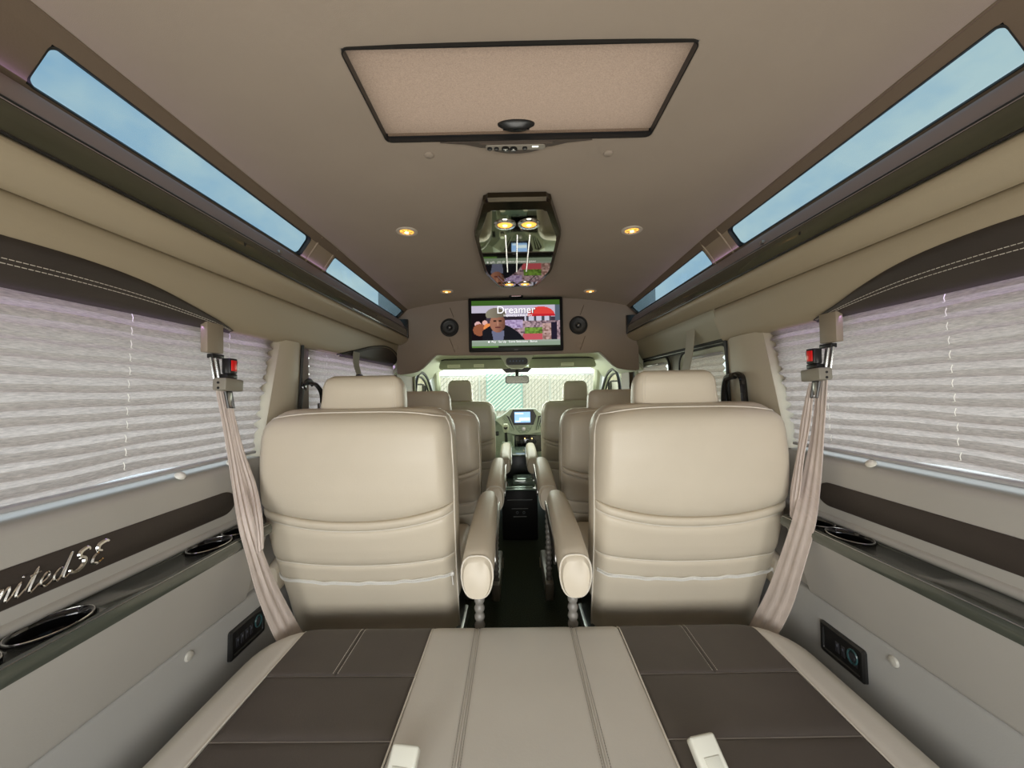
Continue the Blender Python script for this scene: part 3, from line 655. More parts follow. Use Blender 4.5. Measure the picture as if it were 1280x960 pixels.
# black grab handles / folded buckles by the pillars
for s, lb in ((-1, 'looped black belt stalk standing against the left door pillar'), (1, 'chunky black belt stalk standing against the right door pillar')):
    y0 = 1.50 if s < 0 else 1.50
    t = thing('belt_stalk', lb, 'belt stalk', (s*.85, y0, H-.12), 'black belt stalks')
    b = B()
    if s < 0:
        b.add(*tube(smooth([(-.845, 1.46, H-.12), (-.845, 1.465, H-.03), (-.842, 1.485, H+.035), (-.838, 1.515, H+.055), (-.836, 1.54, H+.04)]), .011, 8, flat=.6)); b.make('stalk', BLK, t)
        b = B(); b.add(*tube(smooth([(-.836, 1.50, H+.045), (-.832, 1.55, H+.042), (-.828, 1.585, H+.015), (-.826, 1.595, H-.03), (-.826, 1.590, H-.12)]), .010, 8, flat=.7)); b.make('loop', BLK, t)
        b = B(); b.add(*box(-.838, -.822, 1.575, 1.60, H-.11, H-.035, .004)); b.make('latch_plate', SATIN, t)
        b = B(); b.add(*box(-.850, -.835, 1.47, 1.50, H+.015, H+.05, .008)); b.make('end_cap', BLKG, t)
    else:
        b.add(*tube(smooth([(.845, 1.60, H-.12), (.842, 1.60, H-.03), (.838, 1.575, H+.03), (.834, 1.54, H+.042), (.834, 1.50, H+.045)]), .013, 8, flat=.8)); b.make('stalk', BLK, t)
        b = B(); b.add(*tube(smooth([(.834, 1.52, H+.045), (.832, 1.475, H+.05), (.830, 1.445, H+.03), (.830, 1.435, H-.04), (.832, 1.43, H-.12)]), .013, 8, flat=.8)); b.make('loop', BLKG, t)
        b = B(); b.add(*box(.822, .838, 1.432, 1.45, H-.04, H+.01, .004)); b.make('latch_plate', SATIN, t)
    b = B(); b.add(*box(min(s*.84, s*.868), max(s*.84, s*.868), 1.44, 1.60, H-.20, H-.11, .006)); b.make('base', BLK, t)

# ------------------------------------------------------------------ sofa bed
BT = H-.70; BX, BY = .775, 1.196
bed = thing('sofa_bed', 'rear sofa bed laid flat, cream leather with dark brown panels, nearest the camera', 'sofa bed', (0, .4, 0))
def rr_dist(x, y):
    """distance inside a rounded rectangle (front corners rounded)"""
    R = .16; dx = BX-abs(x); dy = BY-y
    if dx < R and dy < R: return R-sqrt((R-dx)**2+(R-dy)**2)
    return min(dx, dy)
SEAMX = [-.659, -.284, .270, .664]; ROWS = [.968, .789, .61, .43, .25]
def bedz(x, y, dx=1, dy=1):
    d = rr_dist(x, y); R = .060; z = 0
    if d < R: z = -(R-sqrt(max(0, R*R-(R-max(0, d))**2)))
    return z
def bed_patch(name, x0, x1, y0, y1, m, seams=(1, 1, 1, 1), puff=.007, r=.022, nu=26, nv=26):
    """seams: left, right, rear, front edges tucked in"""
    def e(u): return u
    us = [0, .01, .03, .06, .1]+[.1+.8*k/nu for k in range(1, nu)]+[.9, .94, .97, .99, 1]
    vs = [0, .01, .03, .06, .1]+[.1+.8*k/nv for k in range(1, nv)]+[.9+.1*sin(pi/2*k/12) for k in range(13)]
    V = []
    for v in vs:
        for u in us:
            x = x0+(x1-x0)*u; y = y0+(y1-y0)*v
            d = 1
            if seams[0]: d = min(d, x-x0)
            if seams[1]: d = min(d, x1-x)
            if seams[2]: d = min(d, y-y0)
            if seams[3]: d = min(d, y1-y)
            p = puff*sqrt(max(0, 1-(1-min(1, d/r))**2))-puff
            dd = rr_dist(x, y)
            xx, yy = x, y
            if dd < -1e-7 and BX-abs(x) < .16 and BY-y < .16:       # pull outside points onto the rounded outline
                R = .16; cxx = (BX-R)*(1 if x > 0 else -1); cyy = BY-R; k = R/sqrt((x-cxx)**2+(y-cyy)**2); xx = cxx+(x-cxx)*k; yy = cyy+(y-cyy)*k
            V.append((xx, yy, BT+bedz(xx, yy)+p+.003*sin(3*x+1)*sin(5*y)))
    n_ = len(us); F = [[j*n_+i, j*n_+i+1, (j+1)*n_+i+1, (j+1)*n_+i] for j in range(len(vs)-1) for i in range(n_-1)]
    b = B(); b.add(V, F); return b.make(name, m, bed, ang=70)
YR = -.40
bed_patch('outer_bolster', -BX, SEAMX[0], YR, BY, BEDL, (0, 1, 0, 0), nv=60)
bed_patch('outer_bolster', SEAMX[3], BX, YR, BY, BEDL, (1, 0, 0, 0), nv=60)
bed_patch('inner_bolster', SEAMX[1], -.147, YR, BY, BEDL, (1, 1, 0, 0), nv=40)
bed_patch('inner_bolster', .134, SEAMX[2], YR, BY, BEDL, (1, 1, 0, 0), nv=40)
bed_patch('centre_cushion', -.147, .134, YR, BY, BEDL, (1, 1, 0, 0), nv=40)
for a, c, sp in ((SEAMX[0], SEAMX[1], -.486), (SEAMX[2], SEAMX[3], .461)):
    bed_patch('dark_panel', a, sp, ROWS[0], BY, BDARK, (1, 1, 1, 0), .004, .012)
    bed_patch('dark_panel', sp, c, ROWS[0], BY, BDARK, (1, 1, 1, 0), .004, .012)
    rows = ROWS+[YR]
    for i in range(len(rows)-1): bed_patch('dark_panel', a, c, rows[i+1], rows[i], BDARK, (1, 1, 1, 1), .0075, .026)
def bedline(pts, r, m, nm, dz=-.002):
    b = B(); b.add(*tube([(x, y, BT+bedz(x, y)+.003*sin(3*x+1)*sin(5*y)+dz) for x, y in pts], r, 6)); return b.make(nm, m, bed)
ysm = [YR+(BY-YR)*k/70 for k in range(70)]+[BY-.012, BY-.006]
for x in SEAMX: bedline([(x+.002*sin(y*7), y) for y in ysm], .0022, PIPE, 'piping')
for x in (-.147, .134):
    bedline([(x, y) for y in ysm], .0020, BEDL, 'centre_seam', -.003)
    b = B()
    for o_ in (-.0075, .0075):
        for k in range(0, 260):
            y = YR+(BY-YR)*k/262; z = BT+bedz(x+o_, y)+.003*sin(3*x+1)*sin(5*y)-.0005; b.add(*tube([(x+o_, y, z), (x+o_, y+.0038, z)], .0008, 3))
    b.make('double_stitching', mat('stitch_dark', (.22, .20, .17), .7), bed)
for x in (-.486, .461):
    b = B()
    for o_ in (-.006, .006):
        for k in range(34):
            y = ROWS[0]+.004+k*.0058; 
            if y > BY-.01: break
            z = BT+bedz(x+o_, y)+.003*sin(3*x+1)*sin(5*y)-.0004; b.add(*tube([(x+o_, y, z), (x+o_, y+.0036, z)], .0007, 3))
    b.make('panel_stitching', THR, bed)
for a, c in ((SEAMX[0], SEAMX[1]), (SEAMX[2], SEAMX[3])):
    for y in ROWS[:3]: bedline([(a+(c-a)*k/20, y) for k in range(21)], .0016, mat('dark_piping', (.30, .27, .24), .5), 'cross_seam', -.0055)
# body under the upholstery
b = B(); o_ = []
for z, g in ((BT-.058, 0), (BT-.17, .005), (.12, .02), (.12, .06)):
    o_.append([(x, y, z) for x, y in rrect(0, (BY+YR-.1)/2, 2*(BX-g), BY-YR+.1-2*g, .155, 8)])
b.add(*loft(o_)); b.make('upholstered_base', BEDL, bed)
b = B(); b.add(*box(-.55, .55, -.3, .98, 0, .125)); b.make('plinth', BLK, bed)
for x, y, a, lb in ((-.238, .722, -8, 'pale seat belt buckle lying on the left seam of the sofa bed'), (.315, .735, 12, 'pale seat belt buckle lying on the right dark panel of the sofa bed')):
    t = thing('belt_buckle', lb, 'buckle', (x, y, BT), 'buckles on the sofa bed')
    Rm = Matrix.Rotation(radians(a), 3, 'Z') @ Matrix.Rotation(radians(38), 3, 'X')
    V, F = box(-.026, .026, -.078, .010, -.011, .011, .006, 3); V = [Vector((x, y, BT+.036))+Rm@Vector(v) for v in V]; b = B(); b.add(V, F); q = b.make('buckle_body', mat('buckle_pale', (.66, .66, .58), .35), t)
    V, F = box(-.015, .015, -.060, -.022, .0105, .0125, .001); V = [Vector((x, y, BT+.036))+Rm@Vector(v) for v in V]; b = B(); b.add(V, F); b.make('press_plate', mat('buckle_pale2', (.60, .60, .52), .3), q)
    V, F = box(-.020, .020, -.0805, -.078, -.006, .006, .001); V = [Vector((x, y, BT+.036))+Rm@Vector(v) for v in V]; b = B(); b.add(V, F); b.make('slot', BLK, q)

# ------------------------------------------------------------------ captain's chairs
def chair(s, cx, yr0, dz, label, leather, pipe, head=(.142, .061, -.07), hx=0, w=.302, back_top=-.048, arm_dy=0, arm_dz=0, detail=True, cab=False, name='captain_chair', grp='captain chairs'):
    """s = +1: armrest towards +x (aisle on its right).  cx centre, yr0 shift of the rear face along y."""
    t = thing(name, label, 'seat', (cx, yr0+1.45, 0), grp)
    T_ = [(-1.02, 1.375), (-.80, 1.330), (-.70, 1.292), (-.60, 1.252), (-.50, 1.215), (-.40, 1.187), (-.30, 1.172), (-.20, 1.166), (-.12, 1.172), (-.05, 1.184)]
    yr = lambda z: interp(T_, z)+yr0
    zt = back_top
    def half(z):
        wv = interp([(-.9, w-.012), (-.62, w-.006), (-.45, w), (-.25, w+.003), (-.12, w-.004), (zt, w-.012)], z); R = .085
        if z > zt-R: q = (z-(zt-R))/R; wv -= R*.75*(1-sqrt(max(0, 1-q*q)))
        return wv
    # body
    loops = []; n_ = 44
    Z_ = [-.70, -.66, -.60, -.52, -.44, -.36, -.28, -.20, -.14, -.11, zt-.045, zt-.03, zt-.018, zt-.008, zt-.002, zt]
    for z in Z_:
        hw = half(z); q = max(0, (z-(zt-.045))/.045); sh = .045*(1-sqrt(max(0, 1-q*q)))
        y0_ = yr(z)+.016+sh; y1_ = yr(z)+.205-sh; cy_ = (y0_+y1_)/2; hy = (y1_-y0_)/2; hw2 = hw-sh*.25
        e = 2/3.6
        loops.append([(cx+hw2*math.copysign(abs(cos(a))**e, cos(a)), cy_+hy*math.copysign(abs(sin(a))**e, sin(a)), H+dz+z) for a in [2*pi*k/n_ for k in range(n_)]])
    b = B(); b.add(*loft(loops)); body = b.make('backrest', leather, t, ang=70)
    # rear panels
    def S(u, z, off):
        hw = half(z)-.004; q = abs(u)
        y = yr(z)+.016+.014*q**3+.036*max(0, (q-.86)/.14)**2
        if z > zt-.05: y += .028*((z-zt+.05)/.05)**2
        return Vector((cx+u*hw, y-off, H+dz+z))
    def sag(z0, k=.030): return lambda u: z0+k*(abs(u)**2.2)
    def pad_(zA, zB, hgt, r, nu=40, nv=16, nm='rear_panel', m=leather):
        us = [-1, -.995, -.985, -.97, -.94, -.9]+[-.9+1.8*k/nu for k in range(1, nu)]+[.9, .94, .97, .985, .995, 1]
        vs = [0, .01, .03, .07, .12, .2]+[.2+.6*k/nv for k in range(1, nv)]+[.8, .88, .93, .97, .99, 1]
        V = []
        for v in vs:
            for u in us:
                za, zb = zA(u), zB(u); z = zb+(za-zb)*v; d = min((1-abs(u))*w, (1-v)*(za-zb), v*(za-zb))
                o_ = -.003+(hgt+.003)*sqrt(max(0, 1-(1-min(1, d/r))**2))
                V.append(S(u, z, o_))
        k = len(us); F = [[j*k+i, j*k+i+1, (j+1)*k+i+1, (j+1)*k+i] for j in range(len(vs)-1) for i in range(k-1)]
        b = B(); b.add(V, F); return b.make(nm, m, t, ang=70)
    z1, z2, z3, z4 = sag(-.400, .050), sag(-.432, .052), sag(-.556, .026), sag(-.622, .022)
    top = lambda u: zt-.010-.020*abs(u)**4
    pad_(top, z1, .026, .050, nm='upper_rear_panel')
    pad_(z1, z2, .013, .014, nv=6, nm='piped_band')
    pad_(z2, z3, .010, .030, nm='middle_rear_panel')
    pad_(z3, z4, .008, .018, nv=6, nm='map_pocket_flap')
    pad_(z4, lambda u: -.86+.02*abs(u), .006, .03, nm='lower_rear_panel')
    # piping round the face
    pts = [S(-1, z, .004) for z in (-.84, -.7, -.6, -.5, -.4, -.3, -.2, -.14, -.10, -.08)]+[S(u/20, top(u/20), .004) for u in range(-20, 21)]+[S(1, z, .004) for z in (-.08, -.10, -.14, -.2, -.3, -.4, -.5, -.6, -.7, -.84)]
    b = B(); b.add(*tube(pts, .0026, 6)); b.make('piping', pipe, t)
    for f in (z2, z3):
        b = B(); b.add(*tube([S(u/24, f(u/24), .003) for u in range(-24, 25)], .0020, 6)); b.make('seam_welt', pipe, t)
    if detail:
        wv = lambda u: z4(u)+.0016*sin(u*17)+.001*sin(u*31)
        b = B()
        for dz_ in (-.0045, .0045): b.add(*tube([S(u/40*.97, wv(u/40)+dz_, .0085) for u in range(-40, 41)], .0030, 6, flat=.7))
        zp = b.make('zip', mat('zip_tape', (.74, .73, .68), .45), t)
        b = B()
        for k in range(-70, 71):
            u = k/72.5; p = S(u, wv(u), .010); b.add(*box(p.x-.0013, p.x+.0013, p.y-.002, p.y+.001, p.z-.003, p.z+.003))
        b.make('zip_teeth', mat('zip_teeth', (.82, .81, .77), .3), zp)
        ue = .965; p = S(ue, wv(ue), .012)
        b = B(); b.add(*box(p.x-.006, p.x+.006, p.y-.006, p.y+.002, p.z-.006, p.z+.006, .002)); a = radians(-35 if cx > 0 else -8)
        q = [(p.x+sin(-a)*0, p.y-.006, p.z-.002), (p.x-sin(a)*.014, p.y-.008, p.z-.016), (p.x-sin(a)*.026, p.y-.008, p.z-.032)]
        b.add(*tube(q, [.003, .0045, .0055], 8, flat=.5)); b.make('zip_pull', mat('zip_teeth', (.82, .81, .77), .3), zp)
        # stitched seam on the inner flank
    # headrest
    hw, ht, hb = head; hyc = yr0+1.30; hxc = cx+hx
    loops = []; m_ = 15
    for i in range(m_+1):
        v = i/m_; z = hb+(ht-hb)*v
        q = max(0, (v-.62)/.38); sh = (1-sqrt(max(0, 1-q*q)))
        q2 = max(0, (.14-v)/.14); sh += .35*(1-sqrt(max(0, 1-q2*q2)))
        W_ = hw*(1-.07*v)-sh*.032; D_ = .058*(1-.12*v)-sh*.045
        D_ = max(D_, .006)
        yo = .012*sin(v*3); e = 2/3.8
        loops.append([(hxc+W_*math.copysign(abs(cos(a))**e, cos(a)), hyc+yo+D_*math.copysign(abs(sin(a))**e, sin(a)), H+dz+z) for a in [2*pi*k/40 for k in range(40)]])
    b = B(); b.add(*loft(loops)); hr = b.make('headrest', leather, t, ang=70)
    if detail:
        for sx in (s, -s*1.02):
            b = B()
            for j, xo in enumerate((.80, .86) if sx == s else (.88,)):
                for i in range(30):
                    v = .05+.80*i/30; v2 = v+.80/30*.55
                    P_ = []
                    for vv in (v, v2):
                        q = max(0, (vv-.62)/.38); sh = (1-sqrt(max(0, 1-q*q))); W_ = hw*(1-.07*vv)-sh*.032; D_ = .058*(1-.12*vv)-sh*.045; e = 2/3.8
                        ca = xo**(1/e); sa = sqrt(max(0, 1-ca*ca)); P_.append((hxc+math.copysign(W_*xo, sx), hyc+.012*sin(vv*3)-D_*sa**e-.0006, H+dz+hb+(ht-hb)*vv))
                    b.add(*tube(P_, .0009, 4))
            b.make('headrest_stitching', pipe, hr)
    for o_ in (-.06, .06):
        b = B(); b.add(*tube([(hxc+o_, hyc+.01, H+dz+hb+.02), (hxc+o_, hyc+.01, H+dz+zt-.03)], .006, 8)); b.make('headrest_post', CHR, t)
    # seat cushion, base
    b = B(); b.add(*box(cx-w+.02, cx+w-.02, yr0+1.42, yr0+1.98, .33, .47+dz, .05, 4)); b.make('seat_cushion', leather, t)
    b = B(); b.add(*box(cx-w+.06, cx+w-.06, yr0+1.36, yr0+1.90, .06, .34, .02)); b.make('pedestal', BLK, t)
    b = B(); b.add(*box(cx-w+.05, cx-w+.10, yr0+1.30, yr0+1.95, 0, .065, .01)); b.make('slide_rail', SATIN, t); b = B(); b.add(*box(cx+w-.10, cx+w-.05, yr0+1.30, yr0+1.95, 0, .065, .01)); b.make('slide_rail', SATIN, t)
    # lower skirt behind the base
    b = B(); b.add(*box(cx-w+.03, cx+w-.03, yr0+1.37, yr0+1.44, .20, H+dz-.69, .025, 3)); b.make('rear_skirt', leather, t)
    # armrests
    def arm(sx, main):
        xa = cx+sx*(w+(.082 if main else .004)); 
        Ls = [(1.092, -.532, .052, .038), (1.105, -.529, .060, .044), (1.14, -.520, .064, .047), (1.30, -.492, .060, .046), (1.46, -.470, .052, .043), (1.58, -.458, .045, .039), (1.63, -.455, .036, .030), (1.645, -.455, .020, .018)]
        if not main: Ls = [(y+.19, z-.085, h*.85, h2*.5) for y, z, h, h2 in Ls[:5]]
        loops = []; n2 = 28
        for y, z, h, hw_ in Ls:
            L = []
            for k in range(n2):
                a = 2*pi*k/n2; e = 2/2.9; x_ = hw_*math.copysign(abs(cos(a))**e, cos(a)); z_ = h*math.copysign(abs(sin(a))**e, sin(a))
                x_ *= 1-.18*max(0, -z_/h); L.append((xa+x_, yr0+y+arm_dy, H+dz+arm_dz+z+z_))
            loops.append(L)
        b = B(); b.add(*loft(loops)); ar = b.make('armrest', leather, t, ang=50)
        if main:
            L = loops[1]; b = B(); b.add(*tube([(x+(.001 if x > xa else -.001), y, z+.0005) for x, y, z in L], .0026, 6, closed=True)); b.make('armrest_piping', pipe, ar)
            # dark slot plate with bright trim on the aisle face
            xo = xa+sx*.045
            q = [(1.20, -.53), (1.24, -.485), (1.40, -.465), (1.54, -.452), (1.60, -.46), (1.54, -.482), (1.38, -.515), (1.26, -.553)]
            b = B(); b.add(*prismx([(yr0+y+arm_dy, H+dz+arm_dz+z) for y, z in q], xo-.004, xo+.0022)); b.make('slot_plate', BLK, ar)
            b = B(); b.add(*tube(smooth([(xo+sx*.0018, yr0+y+arm_dy, H+dz+arm_dz+z) for y, z in q], 4, True), .0022, 5, closed=True)); b.make('slot_trim', SATIN, ar)
            b = B(); P_ = []; R_ = []
            xb = xa-sx*.006; yb = yr0+1.215+arm_dy; zt_ = H+dz+arm_dz-.585; n4 = 80; zb_ = .14
            for k in range(n4+1): P_.append((xb, yb+.02*k/n4, zt_+(zb_-zt_)*k/n4)); R_.append(.011+.0055*abs(sin(pi*k/n4*15)))
            b.add(*tube(P_, R_, 12)); b.make('ribbed_sleeve', mat('sleeve_grey', (.23, .22, .20), .35), ar, ang=80)
            b = B(); b.add(*box(xb-.022, xb+.022, yb-.03, yb+.40, .06, .15, .012)); b.make('arm_bracket', mat('sleeve_grey', (.23, .22, .20), .35), t)
            b = B(); b.add(*tube([(xb+sx*.018, yb+.37, .05), (xb+sx*.018, yb+.40, .10)], .012, 8)); b.make('recline_lever', CHR, t)
    if not cab or True:
        arm(s, True); arm(-s, False)
    return t
chair(1, -.531, 0, 0, 'cream captain chair in the nearest row, left of the aisle, seen from behind', LEA, PIPE, hx=-.005, w=.308)
chair(-1, .528, 0, 0, 'cream captain chair in the nearest row, right of the aisle, seen from behind', LEA, PIPE, hx=-.014, w=.306)
LEA2 = LEA
chair(1, -.515, .80, -.050, 'captain chair in the second row left of the aisle, behind the nearest left chair', LEA2, PIPE, hx=0, head=(.142, .058, -.07), arm_dz=.055, arm_dy=-.02, detail=False)
chair(-1, .515, .80, -.050, 'captain chair in the second row right of the aisle, behind the nearest right chair', LEA2, PIPE, hx=-.004, head=(.142, .050, -.07), arm_dz=.055, arm_dy=-.02, detail=False)
chair(1, -.465, 1.90, -.030, 'driver seat at the front left beside the gear lever', LEA2, PIPE, hx=-.015, head=(.105, .128, -.05), w=.275, arm_dz=-.02, detail=False, cab=True, name='cab_seat', grp='front cab seats')
chair(-1, .465, 1.90, -.035, 'front passenger seat at the right beside the dashboard', LEA2, PIPE, hx=.015, head=(.105, .112, -.05), w=.275, arm_dz=-.02, detail=False, cab=True, name='cab_seat', grp='front cab seats')
# ------------------------------------------------------------------ bulkhead over the cab, screen, speakers
bh = thing('wall_front', None, None, (0, 2.62, H+.4), kind='structure')
tp = [(x, zc(x, 2.6)-H+.004) for x in [-.745+1.49*k/20 for k in range(21)]]
bt = [(x, .249+.046*min(1, abs(x)/.64)**2.2) for x in [.66-1.32*k/20 for k in range(21)]]
bt = [(x, .249+.008*min(1, abs(x)/.56)**2) for x in [.56-1.12*k/20 for k in range(21)]]
poly = [(-.82, .53)]+tp+[(.82, .53), (.82, .13), (.74, .135), (.69, .145), (.655, .165)]+bt+[(-.655, .165), (-.69, .145), (-.74, .135), (-.82, .13)]
b = B(); b.add(*ext(P(poly), 2.60, 2.66)); b.make('bulkhead_panel', BULK, bh)
b = B(); b.add(*tube(smooth([(x, 2.602, H+z) for x, z in [(.80, .13), (.74, .135), (.69, .145), (.655, .165)]+bt+[(-.655, .165), (-.69, .145), (-.74, .135), (-.80, .13)]], 2), .006, 6)); b.make('lower_edge', BULK, bh)
for s in (-1, 1):
    b = B(); b.add(*tube([(s*.455, 2.599, H+.575), (s*.43, 2.599, H+.51)], .0022, 4)); b.add(*tube([(s*.46, 2.599, H+.365), (s*.425, 2.599, H+.27)], .0022, 4)); b.make('panel_crease', COVE, bh)
    b = B(); b.add(*lathe((s*.418, 2.600, H+.305), [(.018, 0), (.018, .003), (.012, .004), (0, .004)], axis=(0, -1, 0), n=16)); b.make('screw_cap', BULK, bh)
    sp = thing('speaker', 'round black speaker '+('left' if s < 0 else 'right')+' of the ceiling screen', 'speaker', (s*.44, 2.60, H+.44), 'speakers beside the screen')
    c = (-.459 if s < 0 else .416, 2.600, H+.439)
    b = B(); b.add(*lathe(c, [(.062, 0), (.062, .006), (.057, .011), (.052, .011), (.048, .006), (.030, .0035), (.028, .0035)], axis=(0, -1, 0), n=32, cap=False)); b.make('surround', BLK, sp)
    b = B(); b.add(*lathe(c, [(.050, .002), (.032, .0045), (.020, .002), (0, .002)], axis=(0, -1, 0), n=28)); b.make('cone', mat('cone_grey', (.035, .035, .035), .5), sp)
    b = B(); b.add(*lathe(c, [(.016, .002), (.014, .008), (.008, .013), (0, .014)], axis=(0, -1, 0), n=18)); b.make('dust_cap', mat('cap_shine', (.12, .12, .12), .2, metal=.6), sp)
tv = thing('flat_screen', 'black framed flat screen showing a film menu on the bulkhead above the cab', 'screen', (0, 2.58, H+.44))
TVR = Matrix.Rotation(radians(0), 3, 'Y')
b = B(); b.add(*box(-.324, .306, 2.552, 2.598, H+.266, H+.624, .006)); b.make('housing', mat('screen_frame_black', (.010, .010, .010), .45, spec=.2), tv)
x0, x1, z0, z1 = -.303, .285, .292, .606
def pic(u, v):
    """a generic film menu picture: u left to right, v bottom to top"""
    def lerp(a, c, t): t = max(0, min(1, t)); return tuple(p+(q-p)*t for p, q in zip(a, c))
    if v > .895: return (.05, .12, .02)
    if v < .035: return (.12, .25, .06) if u < .3 else (.015, .02, .01)
    if v < .125: return (.28, .36, .27)
    if v < .16: return (.34, .40, .34)
    c = (.55, .50, .62) if v > .64 else (.06, .04, .06)
    if u < .17 and v < .74: c = (.01, .006, .008)
    if u > .95: c = (.10, .13, .17)
    # windows and crowd
    if .36 < u < .62 and .55 < v < .66: c = (.03, .02, .03)
    if .60 < u < .90 and .45 < v < .68: c = (.60, .58, .70) if int(u*34) % 3 else (.07, .07, .09)
    i_, j_ = int(u*46+.5*(int(v*30)%2)), int(v*30); h = (sin(i_*127.1+j_*311.7)*43758.5453) % 1; h = h*.8+.2*((sin(i_*12.9+j_*78.2)*4375.85) % 1)
    if .16 < v < .56 and (u > .38): c = lerp((.06, .03, .05), (.60, .42, .46), h)
    if .36 < u < .58 and .40 < v < .58: c = lerp((.20, .12, .28), (.62, .50, .75), h)
    if .60 < u < .80 and .28 < v < .42: c = lerp((.05, .09, .02), (.22, .38, .06), h)
    if .58 < u < .82 and .16 < v < .29: c = (.55, .10, .12)
    if .80 < u < .92 and .16 < v < .50: c = lerp((.18, .08, .06), (.66, .45, .42), h)
    if .90 < u < .97 and .16 < v < .52: c = (.02, .015, .03)
    # red canopy
    r = ((u-.79)/.155)**2+((v-.66)/.20)**2
    if r < 1 and v > .66: c = (.75, .06, .05) if v > .70 else (.55, .02, .03)
    # far people left
    for cx_, cy_, rr, cc in ((.07, .50, .035, (.75, .45, .45)), (.15, .53, .03, (.80, .45, .40)), (.09, .38, .075, (.30, .10, .05)), (.19, .42, .055, (.85, .28, .08))):
        if ((u-cx_)/rr)**2+((v-cy_)/(rr*1.7))**2 < 1: c = cc
    # man with flat cap and dark coat
    if v < .50 and u > .12 and u < .60 and v < .50-((u-.31)/.30)**2*.36: c = (.012, .012, .016)
    if .23 < u < .37 and v < .36 and abs(u-.30) < .07-(.1*(.3-v) if v < .3 else 0): c = (.16, .17, .26)
    r = ((u-.295)/.088)**2+((v-.52)/.20)**2
    if r < 1: c = lerp((.38, .17, .11), (.10, .04, .03), (u-.27)/.14+(.1 if v < .5 else 0)); 
    if r < 1 and (.55 < v < .58) and (abs(u-.265) < .018 or abs(u-.325) < .018): c = (.04, .02, .015)
    if r < 1 and .42 < v < .435 and abs(u-.295) < .03: c = (.12, .03, .03)
    if r < 1 and abs(u-.297) < .012 and .46 < v < .56: c = (.45, .22, .15)
    r = ((u-.275)/.115)**2+((v-.70)/.145)**2
    if r < 1 and v > .63+.25*(u-.2)*(.5 if u > .3 else 0): c = lerp((.26, .23, .17), (.12, .10, .07), (u-.2)/.2)
    return c
nx_, nz_ = 150, 84
V = [(x0+(x1-x0)*i/nx_, 2.5512, H+z0+(z1-z0)*j/nz_) for j in range(nz_+1) for i in range(nx_+1)]
F = [[j*(nx_+1)+i, j*(nx_+1)+i+1, (j+1)*(nx_+1)+i+1, (j+1)*(nx_+1)+i] for j in range(nz_) for i in range(nx_)]
m = bpy.data.materials.new('screen_picture'); m.use_nodes = True; n_ = m.node_tree.nodes; n_.clear()
at = n_.new('ShaderNodeAttribute'); at.attribute_name = 'picture'; em = n_.new('ShaderNodeEmission'); em.inputs[1].default_value = .95; ou = n_.new('ShaderNodeOutputMaterial')
m.node_tree.links.new(at.outputs['Color'], em.inputs[0]); m.node_tree.links.new(em.outputs[0], ou.inputs[0])
b = B(); b.add(V, F); scn = b.make('screen', m, tv, smooth=False)
ca = scn.data.color_attributes.new('picture', 'FLOAT_COLOR', 'CORNER')
mi_, ma_ = Vector((x0, 0, z0+H)), None
buf = []
rt = ROOT[tv.name]
for p in scn.data.polygons:
    c = p.center+rt; col = pic((c.x-x0)/(x1-x0), (c.z-H-z0)/(z1-z0))
    for _ in p.loop_indices: buf += [*col, 1]
ca.data.foreach_set('color', buf)
FR = Matrix.Rotation(radians(90), 3, 'X')
TX = mat('screen_text_white', (.8, .8, .8), .5, emis=(.9, .9, .95), estr=1.0); TXD = mat('screen_text_dark', (.02, .02, .03), .5)
text('Dreamer', .072, (-.004, 2.5500, H+.538), FR, TXD, scn, 'title_shadow', .0002)
text('Dreamer', .070, (-.006, 2.5492, H+.540), FR, TX, scn, 'title', .0002)
text('Inspired by a true story', .020, (.006, 2.5496, H+.506), FR, TX, scn, 'subtitle', .0002)
text('Play   Set Up   Scene Selections   Bonus', .019, (-.02, 2.5496, H+.330), FR, TX, scn, 'menu_text', .0002)
b = B(); b.add(*lathe((-.190, 2.5506, H+.330), [(.006, 0), (.006, .0008), (0, .0008)], axis=(0, -1, 0), n=12)); b.make('menu_dot', TX, scn)
b = B(); b.add(*box(-.022, .004, 2.5508, 2.552, H+.2735, H+.2785)); b.make('maker_badge', mat('badge_dim', (.10, .10, .10), .4), tv)
ir = thing('infrared_sensor', 'small black sensor bar at the ceiling just above the screen', 'sensor', (-.004, 2.58, H+.63))
b = B(); b.add(*box(-.050, .042, 2.530, 2.56, H+.6245, H+.640, .003)); b.make('case', BLKG, ir)
for k in range(6):
    b = B(); b.add(*box(-.033+k*.0105, -.026+k*.0105, 2.5290, 2.5302, H+.627, H+.6315)); b.make('indicator', mat('indicator_red', (.4, .2, .2), .4, emis=(.6, .35, .35), estr=.5), ir)

# ------------------------------------------------------------------ the cab
cab = thing('wall_cab', None, None, (0, 3.4, H), kind='structure')
